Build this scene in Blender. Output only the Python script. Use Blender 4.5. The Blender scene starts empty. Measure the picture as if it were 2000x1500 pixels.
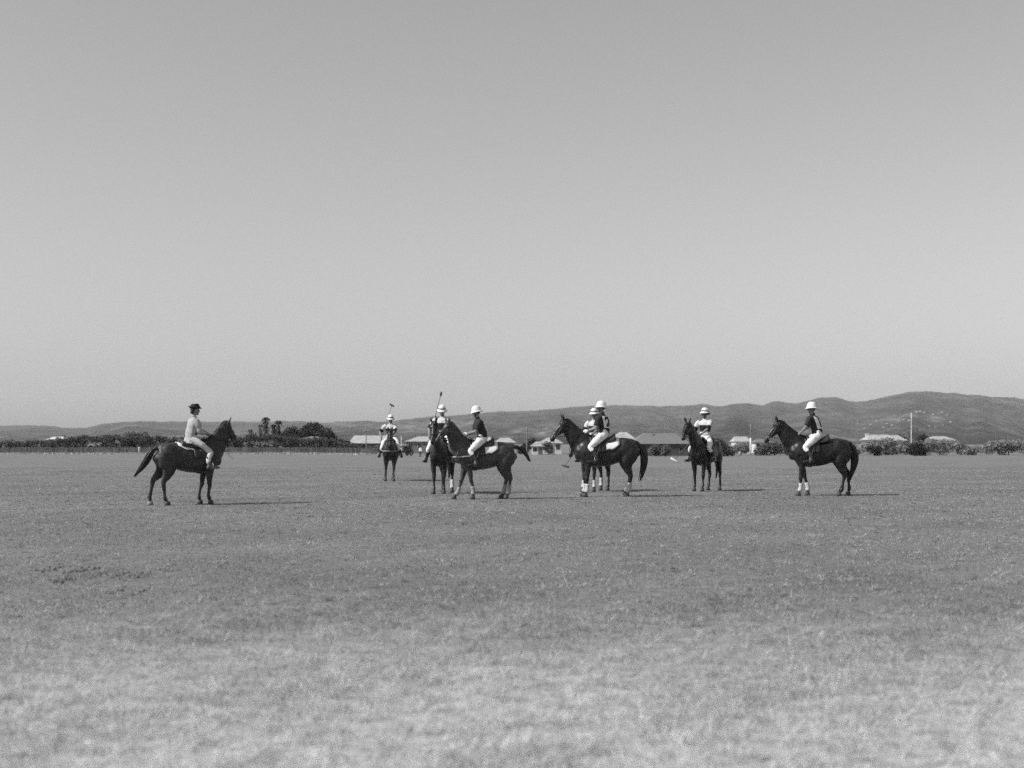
import bpy, bmesh, math, random
import numpy as np
from mathutils import Vector, Matrix

R = math.radians
SC = bpy.context.scene
COL = SC.collection

# ------------------------------------------------------------------ camera
F = 2600.0            # focal length in pixels of the 2000 px wide photograph
CAM_H = 1.40
HORIZ = 865.0         # horizon row in the photograph
cam_d = bpy.data.cameras.new('camera')
cam = bpy.data.objects.new('camera', cam_d)
COL.objects.link(cam)
cam.location = (0, 0, CAM_H)
cam.rotation_euler = (R(90), 0, 0)
cam_d.sensor_width = 36
cam_d.lens = 36 * F / 2000
cam_d.shift_y = (HORIZ - 750) / 2000
cam_d.clip_start = 0.1
cam_d.clip_end = 30000
cam_d.dof.use_dof = True
cam_d.dof.focus_distance = 35.5
cam_d.dof.aperture_fstop = 1.6
SC.camera = cam

# ------------------------------------------------------------------ sky, sun, exposure
SUN_EL, SUN_T = 41.0, 0.36
sdir = Vector((1.0, SUN_T, 0)).normalized()           # the way the shadows fall
w = bpy.data.worlds.new('World'); SC.world = w; w.use_nodes = True
nt = w.node_tree; nt.nodes.clear()
sky = nt.nodes.new('ShaderNodeTexSky'); sky.sky_type = 'NISHITA'; sky.sun_disc = False
sky.sun_elevation = R(SUN_EL)
sky.sun_rotation = math.atan2(-sdir.x, -sdir.y)
sky.air_density = 1.0; sky.dust_density = 1.3; sky.ozone_density = 1.0
sep = nt.nodes.new('ShaderNodeSeparateColor')           # black and white, blue-sensitive film
mixv = nt.nodes.new('ShaderNodeMath'); mixv.operation = 'MULTIPLY'; mixv.inputs[1].default_value = 0.50
mixg = nt.nodes.new('ShaderNodeMath'); mixg.operation = 'MULTIPLY_ADD'; mixg.inputs[1].default_value = 0.50
bgn = nt.nodes.new('ShaderNodeBackground'); bgn.inputs['Strength'].default_value = 0.118
out = nt.nodes.new('ShaderNodeOutputWorld')
nt.links.new(sky.outputs[0], sep.inputs[0])
nt.links.new(sep.outputs[2], mixv.inputs[0])
nt.links.new(sep.outputs[1], mixg.inputs[0])
nt.links.new(mixv.outputs[0], mixg.inputs[2])
nt.links.new(mixg.outputs[0], bgn.inputs[0])
nt.links.new(bgn.outputs[0], out.inputs[0])
sun_d = bpy.data.lights.new('sun', 'SUN'); sun_d.energy = 5.0; sun_d.angle = R(0.5); sun_d.color = (1, 1, 1)
sun = bpy.data.objects.new('sun', sun_d); COL.objects.link(sun)
lv = Vector((sdir.x * math.cos(R(SUN_EL)), sdir.y * math.cos(R(SUN_EL)), -math.sin(R(SUN_EL))))
sun.rotation_euler = lv.to_track_quat('-Z', 'Y').to_euler()
sun.location = (-40, 0, 60)
vs = SC.view_settings
vs.view_transform = 'Standard'; vs.look = 'None'; vs.gamma = 1; vs.exposure = 0; vs.use_curve_mapping = False
try:
    SC.cycles.use_denoising = False
    SC.cycles.pixel_filter_type = 'BLACKMAN_HARRIS'
    SC.cycles.filter_width = 1.5
    SC.cycles.use_adaptive_sampling = True
    SC.cycles.adaptive_threshold = 0.07
    SC.cycles.adaptive_min_samples = 36
    SC.cycles.volume_bounces = 1
    SC.cycles.sample_clamp_direct = 1.25
    SC.cycles.sample_clamp_indirect = 0.8
    SC.cycles.max_bounces = 6
except Exception:
    pass

# ------------------------------------------------------------------ helpers
def smooth01(t):
    t = np.clip(t, 0, 1); return t * t * (3 - 2 * t)

def ground_z(x, y):
    s = smooth01((np.asarray(y, float) - 75) / 170.0)
    return -s * (0.50 + 0.42 * smooth01((np.asarray(x, float) + 38) / 26.0))

def wx(px, d): return (px - 1000.0) * d / F
def wz(py, d): return CAM_H + (HORIZ - py) * d / F

def rough_noise(p, seed=0):
    """cheap smooth pseudo noise in -1..1 for numpy points"""
    r = np.random.RandomState(seed); v = 0
    for k in range(5):
        a = r.normal(size=3); a /= np.linalg.norm(a)
        v = v + np.sin(p @ a * (1 + 0.7 * k) + r.rand() * 6.28) / (1 + 0.5 * k)
    return v / 2.6

def mat(name, val, rough=0.85, var=0.15, scale=12.0, bump=0.0, spec=0.3, island=0.0, coords='Object', sheen=0.0, detail=4, metal=0.0):
    m = bpy.data.materials.new(name); m.use_nodes = True
    n = m.node_tree; b = n.nodes['Principled BSDF']
    b.inputs['Roughness'].default_value = rough
    b.inputs['Specular IOR Level'].default_value = spec
    b.inputs['Metallic'].default_value = metal
    if sheen: b.inputs['Sheen Weight'].default_value = sheen
    tc = n.nodes.new('ShaderNodeTexCoord')
    no = n.nodes.new('ShaderNodeTexNoise'); no.inputs['Scale'].default_value = scale; no.inputs['Detail'].default_value = detail
    n.links.new(tc.outputs[coords], no.inputs['Vector'])
    rp = n.nodes.new('ShaderNodeMapRange')
    rp.inputs['From Min'].default_value = 0.25; rp.inputs['From Max'].default_value = 0.75
    rp.inputs['To Min'].default_value = val * (1 - var); rp.inputs['To Max'].default_value = val * (1 + var)
    n.links.new(no.outputs['Fac'], rp.inputs['Value'])
    last = rp.outputs[0]
    if island:
        ge = n.nodes.new('ShaderNodeNewGeometry')
        r2 = n.nodes.new('ShaderNodeMapRange'); r2.inputs['To Min'].default_value = 1 - island; r2.inputs['To Max'].default_value = 1 + island
        n.links.new(ge.outputs['Random Per Island'], r2.inputs['Value'])
        mu = n.nodes.new('ShaderNodeMath'); mu.operation = 'MULTIPLY'
        n.links.new(last, mu.inputs[0]); n.links.new(r2.outputs[0], mu.inputs[1]); last = mu.outputs[0]
    n.links.new(last, b.inputs['Base Color'])
    if bump:
        bp = n.nodes.new('ShaderNodeBump'); bp.inputs['Strength'].default_value = bump; bp.inputs['Distance'].default_value = 0.02
        n.links.new(no.outputs['Fac'], bp.inputs['Height']); n.links.new(bp.outputs[0], b.inputs['Normal'])
    return m

def add_obj(name, me, m=None, parent=None, smooth=True):
    o = bpy.data.objects.new(name, me); COL.objects.link(o)
    if m is not None and len(me.materials) == 0: me.materials.append(m)
    if parent is not None: o.parent = parent
    if len(me.polygons): me.polygons.foreach_set('use_smooth', [smooth] * len(me.polygons))
    return o

def tag(o, label=None, cat=None, group=None, kind=None):
    if label: o['label'] = label
    if cat: o['category'] = cat
    if group: o['group'] = group
    if kind: o['kind'] = kind
    return o

def empty(name, loc=(0, 0, 0), rz=0.0, sc=1.0):
    o = bpy.data.objects.new(name, None); COL.objects.link(o)
    o.location = loc; o.rotation_euler = (0, 0, rz); o.scale = (sc, sc, sc); o.empty_display_size = 0.2
    return o

class MB:
    def __init__(s): s.v = []; s.f = []
    def add(s, vf):
        b = len(s.v); s.v += [tuple(map(float, p)) for p in vf[0]]; s.f += [tuple(i + b for i in f) for f in vf[1]]; return s
    def build(s, name, m=None, parent=None, smooth=False):
        me = bpy.data.meshes.new(name); me.from_pydata(s.v, [], s.f)
        bm = bmesh.new(); bm.from_mesh(me); bmesh.ops.recalc_face_normals(bm, faces=bm.faces); bm.to_mesh(me); bm.free()
        return add_obj(name, me, m, parent, smooth)

def box(x0, x1, y0, y1, z0, z1):
    v = [(x, y, z) for z in (z0, z1) for y in (y0, y1) for x in (x0, x1)]
    return v, [(0, 2, 3, 1), (4, 5, 7, 6), (0, 1, 5, 4), (2, 6, 7, 3), (0, 4, 6, 2), (1, 3, 7, 5)]

def catmull(P, sub):
    P = np.asarray(P, float); n = len(P)
    if sub <= 1 or n < 3: return P
    Q = np.vstack([2 * P[0] - P[1], P, 2 * P[-1] - P[-2]]); o = []
    for i in range(n - 1):
        p0, p1, p2, p3 = Q[i:i + 4]
        for k in range(sub):
            t = k / sub
            o.append(0.5 * (2 * p1 + (p2 - p0) * t + (2 * p0 - 5 * p1 + 4 * p2 - p3) * t * t + (3 * p1 - p0 - 3 * p2 + p3) * t ** 3))
    o.append(P[-1]); return np.array(o)

def loft(rows, ref=(0, 1, 0), n=14, sub=3, egg=0.0, refs=None):
    """rows: (x,y,z, radius across the path in its plane, radius along ref)"""
    A = np.asarray(rows, float)
    if refs is not None: A = np.hstack([A, np.asarray(refs, float)])
    A = catmull(A, sub)
    P = A[:, :3]; ra = np.maximum(A[:, 3], 1e-4); rb = np.maximum(A[:, 4], 1e-4)
    T = np.gradient(P, axis=0); T /= np.linalg.norm(T, axis=1)[:, None] + 1e-9
    v = []; f = []
    ang = np.arange(n) * 2 * math.pi / n
    for i in range(len(P)):
        rf = A[i, 5:8] if refs is not None else np.asarray(ref, float)
        b = rf - rf.dot(T[i]) * T[i]; b /= np.linalg.norm(b) + 1e-9
        nn = np.cross(T[i], b)
        for a in ang:
            v.append(P[i] + ra[i] * math.cos(a) * nn + rb[i] * math.sin(a) * (1 - egg * math.cos(a)) * b)
    m = len(P)
    for i in range(m - 1):
        for k in range(n):
            k2 = (k + 1) % n
            f.append((i * n + k, i * n + k2, (i + 1) * n + k2, (i + 1) * n + k))
    v.append(P[0]); v.append(P[-1]); c0 = m * n; c1 = c0 + 1
    for k in range(n):
        k2 = (k + 1) % n
        f.append((c0, k2, k)); f.append((c1, (m - 1) * n + k, (m - 1) * n + k2))
    return v, f

def tube(pts, r, n=6, sub=1, ref=None, r1=None):
    pts = np.asarray(pts, float)
    if ref is None:
        d = pts[-1] - pts[0]; ref = (0, 1, 0) if abs(d[1]) < 0.7 * np.linalg.norm(d) else (1, 0, 0)
    r1 = r if r1 is None else r1
    rr = np.linspace(r, r1, len(pts))
    return loft([(*p, q, q) for p, q in zip(pts, rr)], ref=ref, n=n, sub=sub)

def ellipsoid(c, r, nu=14, nv=9, M=None):
    v = []; f = []
    for j in range(1, nv):
        th = math.pi * j / nv
        for i in range(nu):
            ph = 2 * math.pi * i / nu
            p = np.array([r[0] * math.sin(th) * math.cos(ph), r[1] * math.sin(th) * math.sin(ph), r[2] * math.cos(th)])
            if M is not None: p = M @ p
            v.append(p + c)
    for j in range(nv - 2):
        for i in range(nu):
            i2 = (i + 1) % nu; f.append((j * nu + i, j * nu + i2, (j + 1) * nu + i2, (j + 1) * nu + i))
    t = np.array([0, 0, r[2]]); 
    if M is not None: t = M @ t
    v.append(c + t); v.append(c - t); a = len(v) - 2
    for i in range(nu):
        i2 = (i + 1) % nu; f.append((a, i2, i)); f.append((a + 1, (nv - 2) * nu + i, (nv - 2) * nu + i2))
    return v, f

def lathe(prof, n=20, sx=1.0, sy=1.0):
    v = []; f = []
    for r, z in prof:
        for k in range(n):
            a = 2 * math.pi * k / n; v.append((r * math.cos(a) * sx, r * math.sin(a) * sy, z))
    for i in range(len(prof) - 1):
        for k in range(n):
            k2 = (k + 1) % n; f.append((i * n + k, i * n + k2, (i + 1) * n + k2, (i + 1) * n + k))
    f.append(tuple(range(n))[::-1]); f.append(tuple((len(prof) - 1) * n + k for k in range(n)))
    return v, f

def xf(vf, M=None, t=(0, 0, 0)):
    v = np.asarray(vf[0], float)
    if M is not None: v = v @ np.asarray(M).T
    return list(v + np.asarray(t, float)), vf[1]

CL = bpy.data.textures.new('cloth_folds', 'CLOUDS'); CL.noise_scale = 0.12; CL.noise_depth = 2
MU = bpy.data.textures.new('muscle_relief', 'CLOUDS'); MU.noise_scale = 0.17; MU.noise_depth = 1
def remesh(name, parts, voxel, m, parent, smooth_it=6, fold=0.0, off=(0, 0, 0), tex=None):
    mb = MB()
    for p in parts: mb.add(p)
    me = bpy.data.meshes.new('tmp'); me.from_pydata([tuple(np.array(p) - np.array(off)) for p in mb.v], [], mb.f)
    bm = bmesh.new(); bm.from_mesh(me); bmesh.ops.recalc_face_normals(bm, faces=bm.faces); bm.to_mesh(me); bm.free()
    o = bpy.data.objects.new('tmp', me); COL.objects.link(o)
    r = o.modifiers.new('r', 'REMESH'); r.mode = 'VOXEL'; r.voxel_size = voxel; r.use_smooth_shade = True
    s = o.modifiers.new('s', 'SMOOTH'); s.factor = 0.5; s.iterations = smooth_it
    if fold:
        d = o.modifiers.new('d', 'DISPLACE'); d.texture = tex or CL; d.strength = fold; d.mid_level = 0.5; d.texture_coords = 'LOCAL'
    dg = bpy.context.evaluated_depsgraph_get(); dg.update()
    nm = bpy.data.meshes.new_from_object(o.evaluated_get(dg))
    bpy.data.objects.remove(o); bpy.data.meshes.remove(me)
    nm.name = name; nm.materials.clear()
    return add_obj(name, nm, m, parent, True)

def rotz(a):
    c, s = math.cos(a), math.sin(a); return np.array([[c, -s, 0], [s, c, 0], [0, 0, 1.0]])
def roty(a):   # positive tips +x downward
    c, s = math.cos(a), math.sin(a); return np.array([[c, 0, s], [0, 1, 0], [-s, 0, c]])
def rotx(a):
    c, s = math.cos(a), math.sin(a); return np.array([[1, 0, 0], [0, c, -s], [0, s, c]])

# ------------------------------------------------------------------ materials
M = {}
M['coat_black'] = mat('coat_black', 0.012, rough=0.42, var=0.4, scale=5, spec=0.36, bump=0.08)
M['coat_dark'] = mat('coat_dark_bay', 0.018, rough=0.42, var=0.4, scale=5, spec=0.36, bump=0.08)
M['coat_bay'] = mat('coat_bay', 0.044, rough=0.42, var=0.4, scale=5, spec=0.36, bump=0.08)
M['coat_umpire'] = mat('coat_black_brown', 0.040, rough=0.48, var=0.4, scale=5, spec=0.25, bump=0.08)
M['jersey'] = mat('pale_jersey', 0.50, rough=0.9, var=0.10, scale=16, bump=0.1)
M['bandage_grey'] = mat('grey_bandage', 0.27, rough=0.95, var=0.3, scale=25)
M['tailhair'] = mat('tail_hair', 0.012, rough=0.5, var=0.4, scale=30, spec=0.4)
M['hoof'] = mat('hoof_horn', 0.06, rough=0.6)
M['hoof_pale'] = mat('hoof_horn_pale', 0.25, rough=0.7)
M['leather'] = mat('dark_leather', 0.022, rough=0.45, var=0.3, scale=20, spec=0.45)
M['leather_tan'] = mat('tan_leather', 0.10, rough=0.5, var=0.25, scale=20, spec=0.4)
M['strap'] = mat('pale_strap', 0.28, rough=0.7)
M['steel'] = mat('steel_iron', 0.5, rough=0.35, metal=1.0, var=0.1)
M['white'] = mat('white_cotton', 0.70, rough=0.9, var=0.06, scale=18, bump=0.1)
M['bandage'] = mat('white_bandage', 0.46, rough=0.95, var=0.2, scale=25)
M['cream'] = mat('cream_twill', 0.52, rough=0.9, var=0.10, scale=18, bump=0.1)
M['darkcloth'] = mat('dark_jersey', 0.030, rough=0.9, var=0.2, scale=16, bump=0.1)
M['blackband'] = mat('black_jersey_band', 0.014, rough=0.9, var=0.2, scale=16)
M['jacket'] = mat('pale_riding_jacket', 0.36, rough=0.95, var=0.14, scale=14, bump=0.12)
M['felt'] = mat('dark_felt', 0.022, rough=0.95, var=0.2)
M['pith'] = mat('white_pith_helmet', 0.72, rough=0.8, var=0.06, scale=15)
M['skin'] = mat('skin', 0.20, rough=0.6, var=0.12, scale=14)
M['skin_pale'] = mat('skin_arm', 0.27, rough=0.6, var=0.12, scale=14)
M['hair'] = mat('dark_hair', 0.02, rough=0.6, var=0.3, scale=40)
M['eye'] = mat('dark_eye', 0.01, rough=0.15)
M['cane'] = mat('cane_shaft', 0.09, rough=0.5)
M['wood'] = mat('mallet_head_wood', 0.09, rough=0.5, var=0.25)
M['wood_pale'] = mat('mallet_head_pale', 0.62, rough=0.6, var=0.1)

def leafmat(name, v, isl=0.55):
    m = mat(name, v, rough=0.7, var=0.3, scale=0.35, spec=0.25, island=isl)
    n = m.node_tree; b = n.nodes['Principled BSDF']; src = b.inputs['Base Color'].links[0].from_socket
    tl = n.nodes.new('ShaderNodeBsdfTranslucent'); mx = n.nodes.new('ShaderNodeMixShader'); mx.inputs[0].default_value = 0.38
    n.links.new(src, tl.inputs['Color']); n.links.new(b.outputs[0], mx.inputs[1]); n.links.new(tl.outputs[0], mx.inputs[2]); n.links.new(mx.outputs[0], n.nodes['Material Output'].inputs['Surface'])
    return m
M['leaf'] = leafmat('hedge_leaf', 0.085)
M['leaf_dark'] = leafmat('tree_leaf_dark', 0.045)
M['leaf_pale'] = leafmat('scrub_leaf_pale', 0.29, 0.22)
M['leaf_mid'] = leafmat('scrub_leaf', 0.16, 0.45)
M['bark'] = mat('bark', 0.10, var=0.3, bump=0.4)
M['pole'] = mat('weathered_pole', 0.17, var=0.2, scale=3)
M['pole_pale'] = mat('pale_painted_pole', 0.6, var=0.1, scale=3)
M['paling'] = mat('weathered_paling', 0.13, var=0.3, scale=2.0, island=0.35)
M['roof_pale'] = mat('pale_iron_roof', 0.36, rough=0.6, var=0.22, scale=1.2)
M['roof_grey'] = mat('grey_iron_roof', 0.16, rough=0.7, var=0.12, scale=1.0)
M['wall_grey'] = mat('grey_board_wall', 0.17, var=0.15, scale=1.5)
M['wall_white'] = mat('whitewashed_wall', 0.55, var=0.08, scale=2)
M['wall_dark'] = mat('dark_brick_wall', 0.09, var=0.25, scale=3)
M['fascia_shade'] = mat('dark_fascia_shade', 0.015, var=0.2)
M['glass'] = mat('dark_window_glass', 0.02, rough=0.1, spec=0.5)
M['car'] = mat('dark_car_paint', 0.045, rough=0.35, spec=0.5, var=0.1)
M['rubber'] = mat('tyre_rubber', 0.012, rough=0.9)
M['trousers'] = mat('dark_trousers', 0.03)

# ------------------------------------------------------------------ the ground
def tnoise(n, vec, scale, detail=4, rough=0.55, stretch=None):
    no = n.nodes.new('ShaderNodeTexNoise'); no.inputs['Scale'].default_value = scale
    no.inputs['Detail'].default_value = detail; no.inputs['Roughness'].default_value = rough
    if stretch:
        mp = n.nodes.new('ShaderNodeMapping'); mp.inputs['Scale'].default_value = stretch
        n.links.new(vec, mp.inputs['Vector']); vec = mp.outputs[0]
    n.links.new(vec, no.inputs['Vector']); return no.outputs['Fac']

def math_node(n, op, a, b=None, c=None, clamp=False):
    m = n.nodes.new('ShaderNodeMath'); m.operation = op; m.use_clamp = clamp
    for i, x in enumerate((a, b, c)):
        if x is None: continue
        if isinstance(x, (int, float)): m.inputs[i].default_value = x
        else: n.links.new(x, m.inputs[i])
    return m.outputs[0]

def maprange(n, v, a, b, c, d):
    r = n.nodes.new('ShaderNodeMapRange'); r.interpolation_type = 'SMOOTHSTEP'
    for k, x in zip(('From Min', 'From Max', 'To Min', 'To Max'), (a, b, c, d)): r.inputs[k].default_value = x
    n.links.new(v, r.inputs['Value']); return r.outputs[0]

def grass_shade(n, island):
    """green turf with dry straw patches; the unwatered touchline near the camera is drier"""
    g = n.nodes.new('ShaderNodeNewGeometry'); pos = g.outputs['Position']
    sp = n.nodes.new('ShaderNodeSeparateXYZ'); n.links.new(pos, sp.inputs[0])
    big = tnoise(n, pos, 0.22, 4); mid = tnoise(n, pos, 2.4, 4, 0.6); fin = tnoise(n, pos, 13.0, 5, 0.7); med = tnoise(n, pos, 6.0, 4, 0.6)
    edge = maprange(n, math_node(n, 'MULTIPLY_ADD', math_node(n, 'SUBTRACT', mid, 0.5), 5.0, sp.outputs[1]), 5.2, 13.0, 1.0, 0.0)
    straw = math_node(n, 'MULTIPLY', maprange(n, med, 0.50, 0.66, 0, 1), 0.16)
    d = math_node(n, 'MAXIMUM', straw, math_node(n, 'MULTIPLY', edge, maprange(n, med, 0.32, 0.56, 0.45, 1.0)))
    far = maprange(n, big, 0.3, 0.7, -0.022, 0.020)
    base = math_node(n, 'MULTIPLY_ADD', d, 0.27, math_node(n, 'ADD', 0.168, far))
    v = math_node(n, 'MULTIPLY', base, maprange(n, fin, 0.25, 0.75, 0.80, 1.20))
    if island:
        rnd = g.outputs['Random Per Island']
        v = math_node(n, 'MULTIPLY', v, math_node(n, 'MULTIPLY_ADD', rnd, 0.6, 0.75))
        v = math_node(n, 'MULTIPLY_ADD', maprange(n, rnd, 0.80, 0.84, 0, 1), 0.20, v)      # dead straw blades
        at = n.nodes.new('ShaderNodeAttribute'); at.attribute_name = 'straw'
        v = math_node(n, 'MULTIPLY_ADD', at.outputs['Fac'], 0.26, v)                        # dry tufts
    return v, fin

def grass_mat(name, island):
    m = bpy.data.materials.new(name); m.use_nodes = True; n = m.node_tree; b = n.nodes['Principled BSDF']
    b.inputs['Roughness'].default_value = 0.9; b.inputs['Specular IOR Level'].default_value = 0.15
    v, fin = grass_shade(n, island); n.links.new(v, b.inputs['Base Color'])
    if island:
        tl = n.nodes.new('ShaderNodeBsdfTranslucent'); mx = n.nodes.new('ShaderNodeMixShader'); mx.inputs[0].default_value = 0.42
        n.links.new(v, tl.inputs['Color']); n.links.new(b.outputs[0], mx.inputs[1]); n.links.new(tl.outputs[0], mx.inputs[2])
        n.links.new(mx.outputs[0], n.nodes['Material Output'].inputs['Surface'])
    if not island:
        bp = n.nodes.new('ShaderNodeBump'); bp.inputs['Strength'].default_value = 0.6; bp.inputs['Distance'].default_value = 0.05
        n.links.new(fin, bp.inputs['Height']); n.links.new(bp.outputs[0], b.inputs['Normal'])
    return m
M['turf'] = grass_mat('polo_turf', False)
M['blade'] = grass_mat('grass_blade', True)

def grid_mesh(name, xs, ys, zf, m):
    X, Y = np.meshgrid(xs, ys); Z = zf(X, Y)
    v = np.stack([X, Y, Z], -1).reshape(-1, 3); nx, ny = len(xs), len(ys)
    i = np.arange((ny - 1) * (nx - 1)); a = (i // (nx - 1)) * nx + i % (nx - 1)
    q = np.stack([a, a + 1, a + nx + 1, a + nx], -1)
    me = bpy.data.meshes.new(name); me.from_pydata(v.tolist(), [], q.tolist())
    return add_obj(name, me, m, None, True)

xs = np.concatenate([[-7000, -3000, -1200, -500, -250], np.linspace(-130, 130, 105), [250, 500, 1200, 3000, 7000]])
ys = np.concatenate([[-300, -60, 0], np.linspace(4, 60, 29), np.linspace(65, 260, 40), [300, 400, 600, 1000, 2000, 4000, 6000, 9000]])
tag(grid_mesh('ground', xs, ys, ground_z, M['turf']), 'broad mown polo field of patchy dry grass', kind='structure')

# grass blades: real geometry from the touchline out to beyond the players
def blades():
    rs = np.random.RandomState(7); N = 640000
    u = rs.rand(N); y = (5.0 ** 0.45 + u * (75.0 ** 0.45 - 5.0 ** 0.45)) ** (1 / 0.45)
    x = (rs.rand(N) * 2 - 1) * (0.43 * y + 0.5)
    # clumping
    cl = 0.25 * rough_noise(np.stack([x * 3.1, y * 3.1, 0 * x], -1), 3) + 0.8 * rough_noise(np.stack([x * 13, y * 13, 0 * x], -1), 5) + 0.5 * rough_noise(np.stack([x * 31, y * 31, 0 * x], -1), 6)
    keep = rs.rand(N) < np.clip(0.50 + 0.40 * cl, 0.12, 1); x, y, cl = x[keep], y[keep], cl[keep]; N = len(x)
    nt_ = 11000; ty = (5.0 ** 0.5 + rs.rand(nt_) ** 1.15 * (72.0 ** 0.5 - 5.0 ** 0.5)) ** (1 / 0.5); tx = (rs.rand(nt_) * 2 - 1) * (0.43 * ty + 0.5); per = 20
    ts = 0.018 + 0.05 * rs.rand(nt_) ** 2
    ux = np.repeat(tx, per) + rs.normal(size=nt_ * per) * np.repeat(ts, per); uy = np.repeat(ty, per) + rs.normal(size=nt_ * per) * np.repeat(ts, per)
    tall = np.concatenate([np.ones(len(x)), np.repeat(1.0 + 1.1 * rs.rand(nt_) * np.clip(24 / ty, .3, 1), per)]); straw = np.concatenate([np.zeros(len(x)), np.repeat((rs.rand(nt_) < .85) * (.5 + .5 * rs.rand(nt_)), per)])
    x = np.concatenate([x, ux]); y = np.concatenate([y, uy]); cl = np.concatenate([cl, np.zeros(len(ux))]); N = len(x)
    z = ground_z(x, y)
    k = np.clip(y / 16.0, 0.55, 2.2)
    near = 1 - smooth01((y - 7.0) / 11.0)
    h = (0.010 + 0.018 * rs.rand(N) ** 1.8) * (0.8 + 0.35 * np.clip(cl, -1, 1)) * (1 + 1.6 * near * np.clip(0.6 + cl, 0.1, 1.4)) * tall
    wd = (0.0032 + 0.0032 * rs.rand(N)) * k
    a = rs.rand(N) * 6.283; lean = rs.normal(size=(N, 2)) * h[:, None] * 1.0
    P = np.zeros((N, 3, 3))
    P[:, 0] = np.stack([x - np.cos(a) * wd, y - np.sin(a) * wd, z - 0.004], -1)
    P[:, 1] = np.stack([x + np.cos(a) * wd, y + np.sin(a) * wd, z - 0.004], -1)
    P[:, 2] = np.stack([x + lean[:, 0], y + lean[:, 1], z + h], -1)
    me = bpy.data.meshes.new('grass'); me.vertices.add(3 * N); me.vertices.foreach_set('co', P.reshape(-1))
    me.loops.add(3 * N); me.loops.foreach_set('vertex_index', np.arange(3 * N, dtype=np.int32))
    me.polygons.add(N); me.polygons.foreach_set('loop_start', np.arange(0, 3 * N, 3, dtype=np.int32))
    me.update()
    at = me.attributes.new('straw', 'FLOAT', 'FACE'); at.data.foreach_set('value', straw.astype(np.float32))
    o = add_obj('grass', me, M['blade'], None, False)
    tag(o, 'short tufted dry grass covering the polo field', 'grass', kind='stuff')
blades()

# bare scuffed soil in the turf at the left front
def soil():
    rs = random.Random(4); mb = MB()
    for (px, py, wpx) in [(98, 1112, 30), (160, 1115, 26), (207, 1120, 22), (242, 1121, 10), (272, 1123, 18), (293, 1121, 14), (125, 1134, 26), (222, 1158, 10), (274, 1157, 14)]:
        d = CAM_H * F / (py - HORIZ); cx = wx(px, d); rx = wpx * d / F * 0.5
        for k in range(int(wpx * 0.9)):
            r = 0.006 + 0.012 * rs.random() ** 2; ax = cx + rs.gauss(0, .6) * rx; ay = d + rs.gauss(0, 1) * 0.20
            mb.add(ellipsoid(np.array([ax, ay, 0.006]), (r * 1.5, r, 0.008 + 0.014 * rs.random()), 7, 5))
    o = mb.build('bare_soil', mat('bare_soil', 0.11, var=0.4, scale=25, bump=0.4), None, True)
    tag(o, 'dark scuffed clods of soil showing in the dry turf', 'soil', kind='stuff')
soil()

# pale dry verge below the paling fence
def verge():
    rs = np.random.RandomState(3); N = 16000
    x = rs.uniform(-105, -26, N); y = 245 - rs.rand(N) ** 1.5 * 20
    z = ground_z(x, y); h = 0.08 + 0.12 * rs.rand(N); wd = 0.06 + 0.08 * rs.rand(N); a = rs.rand(N) * 6.28
    P = np.zeros((N, 3, 3))
    P[:, 0] = np.stack([x - np.cos(a) * wd, y - np.sin(a) * wd, z], -1); P[:, 1] = np.stack([x + np.cos(a) * wd, y + np.sin(a) * wd, z], -1)
    P[:, 2] = np.stack([x + rs.normal(size=N) * .08, y + rs.normal(size=N) * .08, z + h], -1)
    me = bpy.data.meshes.new('dry_grass'); me.from_pydata(P.reshape(-1, 3).tolist(), [], np.arange(3 * N).reshape(-1, 3).tolist())
    o = add_obj('dry_grass', me, mat('straw', 0.35, var=0.2, island=0.25), None, False)
    tag(o, 'pale strip of dry straw grass below the paling fence', 'grass', kind='stuff')
verge()

# ------------------------------------------------------------------ the hills
RIDGE = [(-900, 838), (-500, 834), (-200, 838), (0, 831), (85, 830), (120, 834), (160, 836), (200, 827), (260, 823), (330, 822.5), (400, 823), (480, 823), (560, 822), (620, 826), (680, 824), (720, 823), (760, 822), (790, 820), (830, 813), (870, 812), (900, 810), (930, 806), (960, 803), (1040, 802), (1080, 797), (1130, 793), (1200, 791), (1290, 792), (1340, 792), (1370, 789), (1410, 793), (1445, 787), (1470, 788), (1490, 791), (1515, 783), (1560, 787), (1600, 776), (1630, 775), (1660, 785), (1690, 783), (1720, 777), (1770, 765), (1800, 763), (1840, 766), (1880, 769), (1930, 773), (2000, 778), (2100, 771), (2250, 782), (2500, 776), (2900, 795)]
RX = np.array([a for a, b in RIDGE], float); RY = np.array([b for a, b in RIDGE], float)
DR, D0 = 6500.0, 1900.0
from mathutils import noise as mnoise
def fbm2(a, b):
    a, b = np.broadcast_arrays(np.asarray(a, float), np.asarray(b, float)); o = np.empty(a.shape)
    fa, fb, fo = a.ravel(), b.ravel(), o.ravel()
    r = np.array([mnoise.fractal(Vector((x, y, 3.7)), 1.0, 2.0, 5) for x, y in zip(fa, fb)])
    return r.reshape(a.shape)
def hill_z(px, D):
    px = np.asarray(px, float); D = np.asarray(D, float)
    zr = CAM_H + (HORIZ - np.interp(px, RX, RY)) * DR / F
    zr = zr + 5.0 * fbm2(px / 23.0, 0.5)
    t = np.clip((D - D0) / (DR - D0), 0, 1)
    p = 1.55 + 0.30 * np.sin(px / 63.0 + 0.6) + 0.16 * np.sin(px / 27.0 + 2.0) + 0.06 * np.sin(px / 11.0)
    e = t ** p
    X_ = (px - 1000) * D / F
    e = e * (1 + 0.75 * (1 - e) * fbm2(X_ / 620.0, D / 900.0))
    back = np.clip((D - DR) / 1800.0, 0, 1)
    return np.where(D <= DR, zr * e, zr * (1 - 0.9 * back)) - 1.2 - 6 * (t <= 0) 
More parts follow.
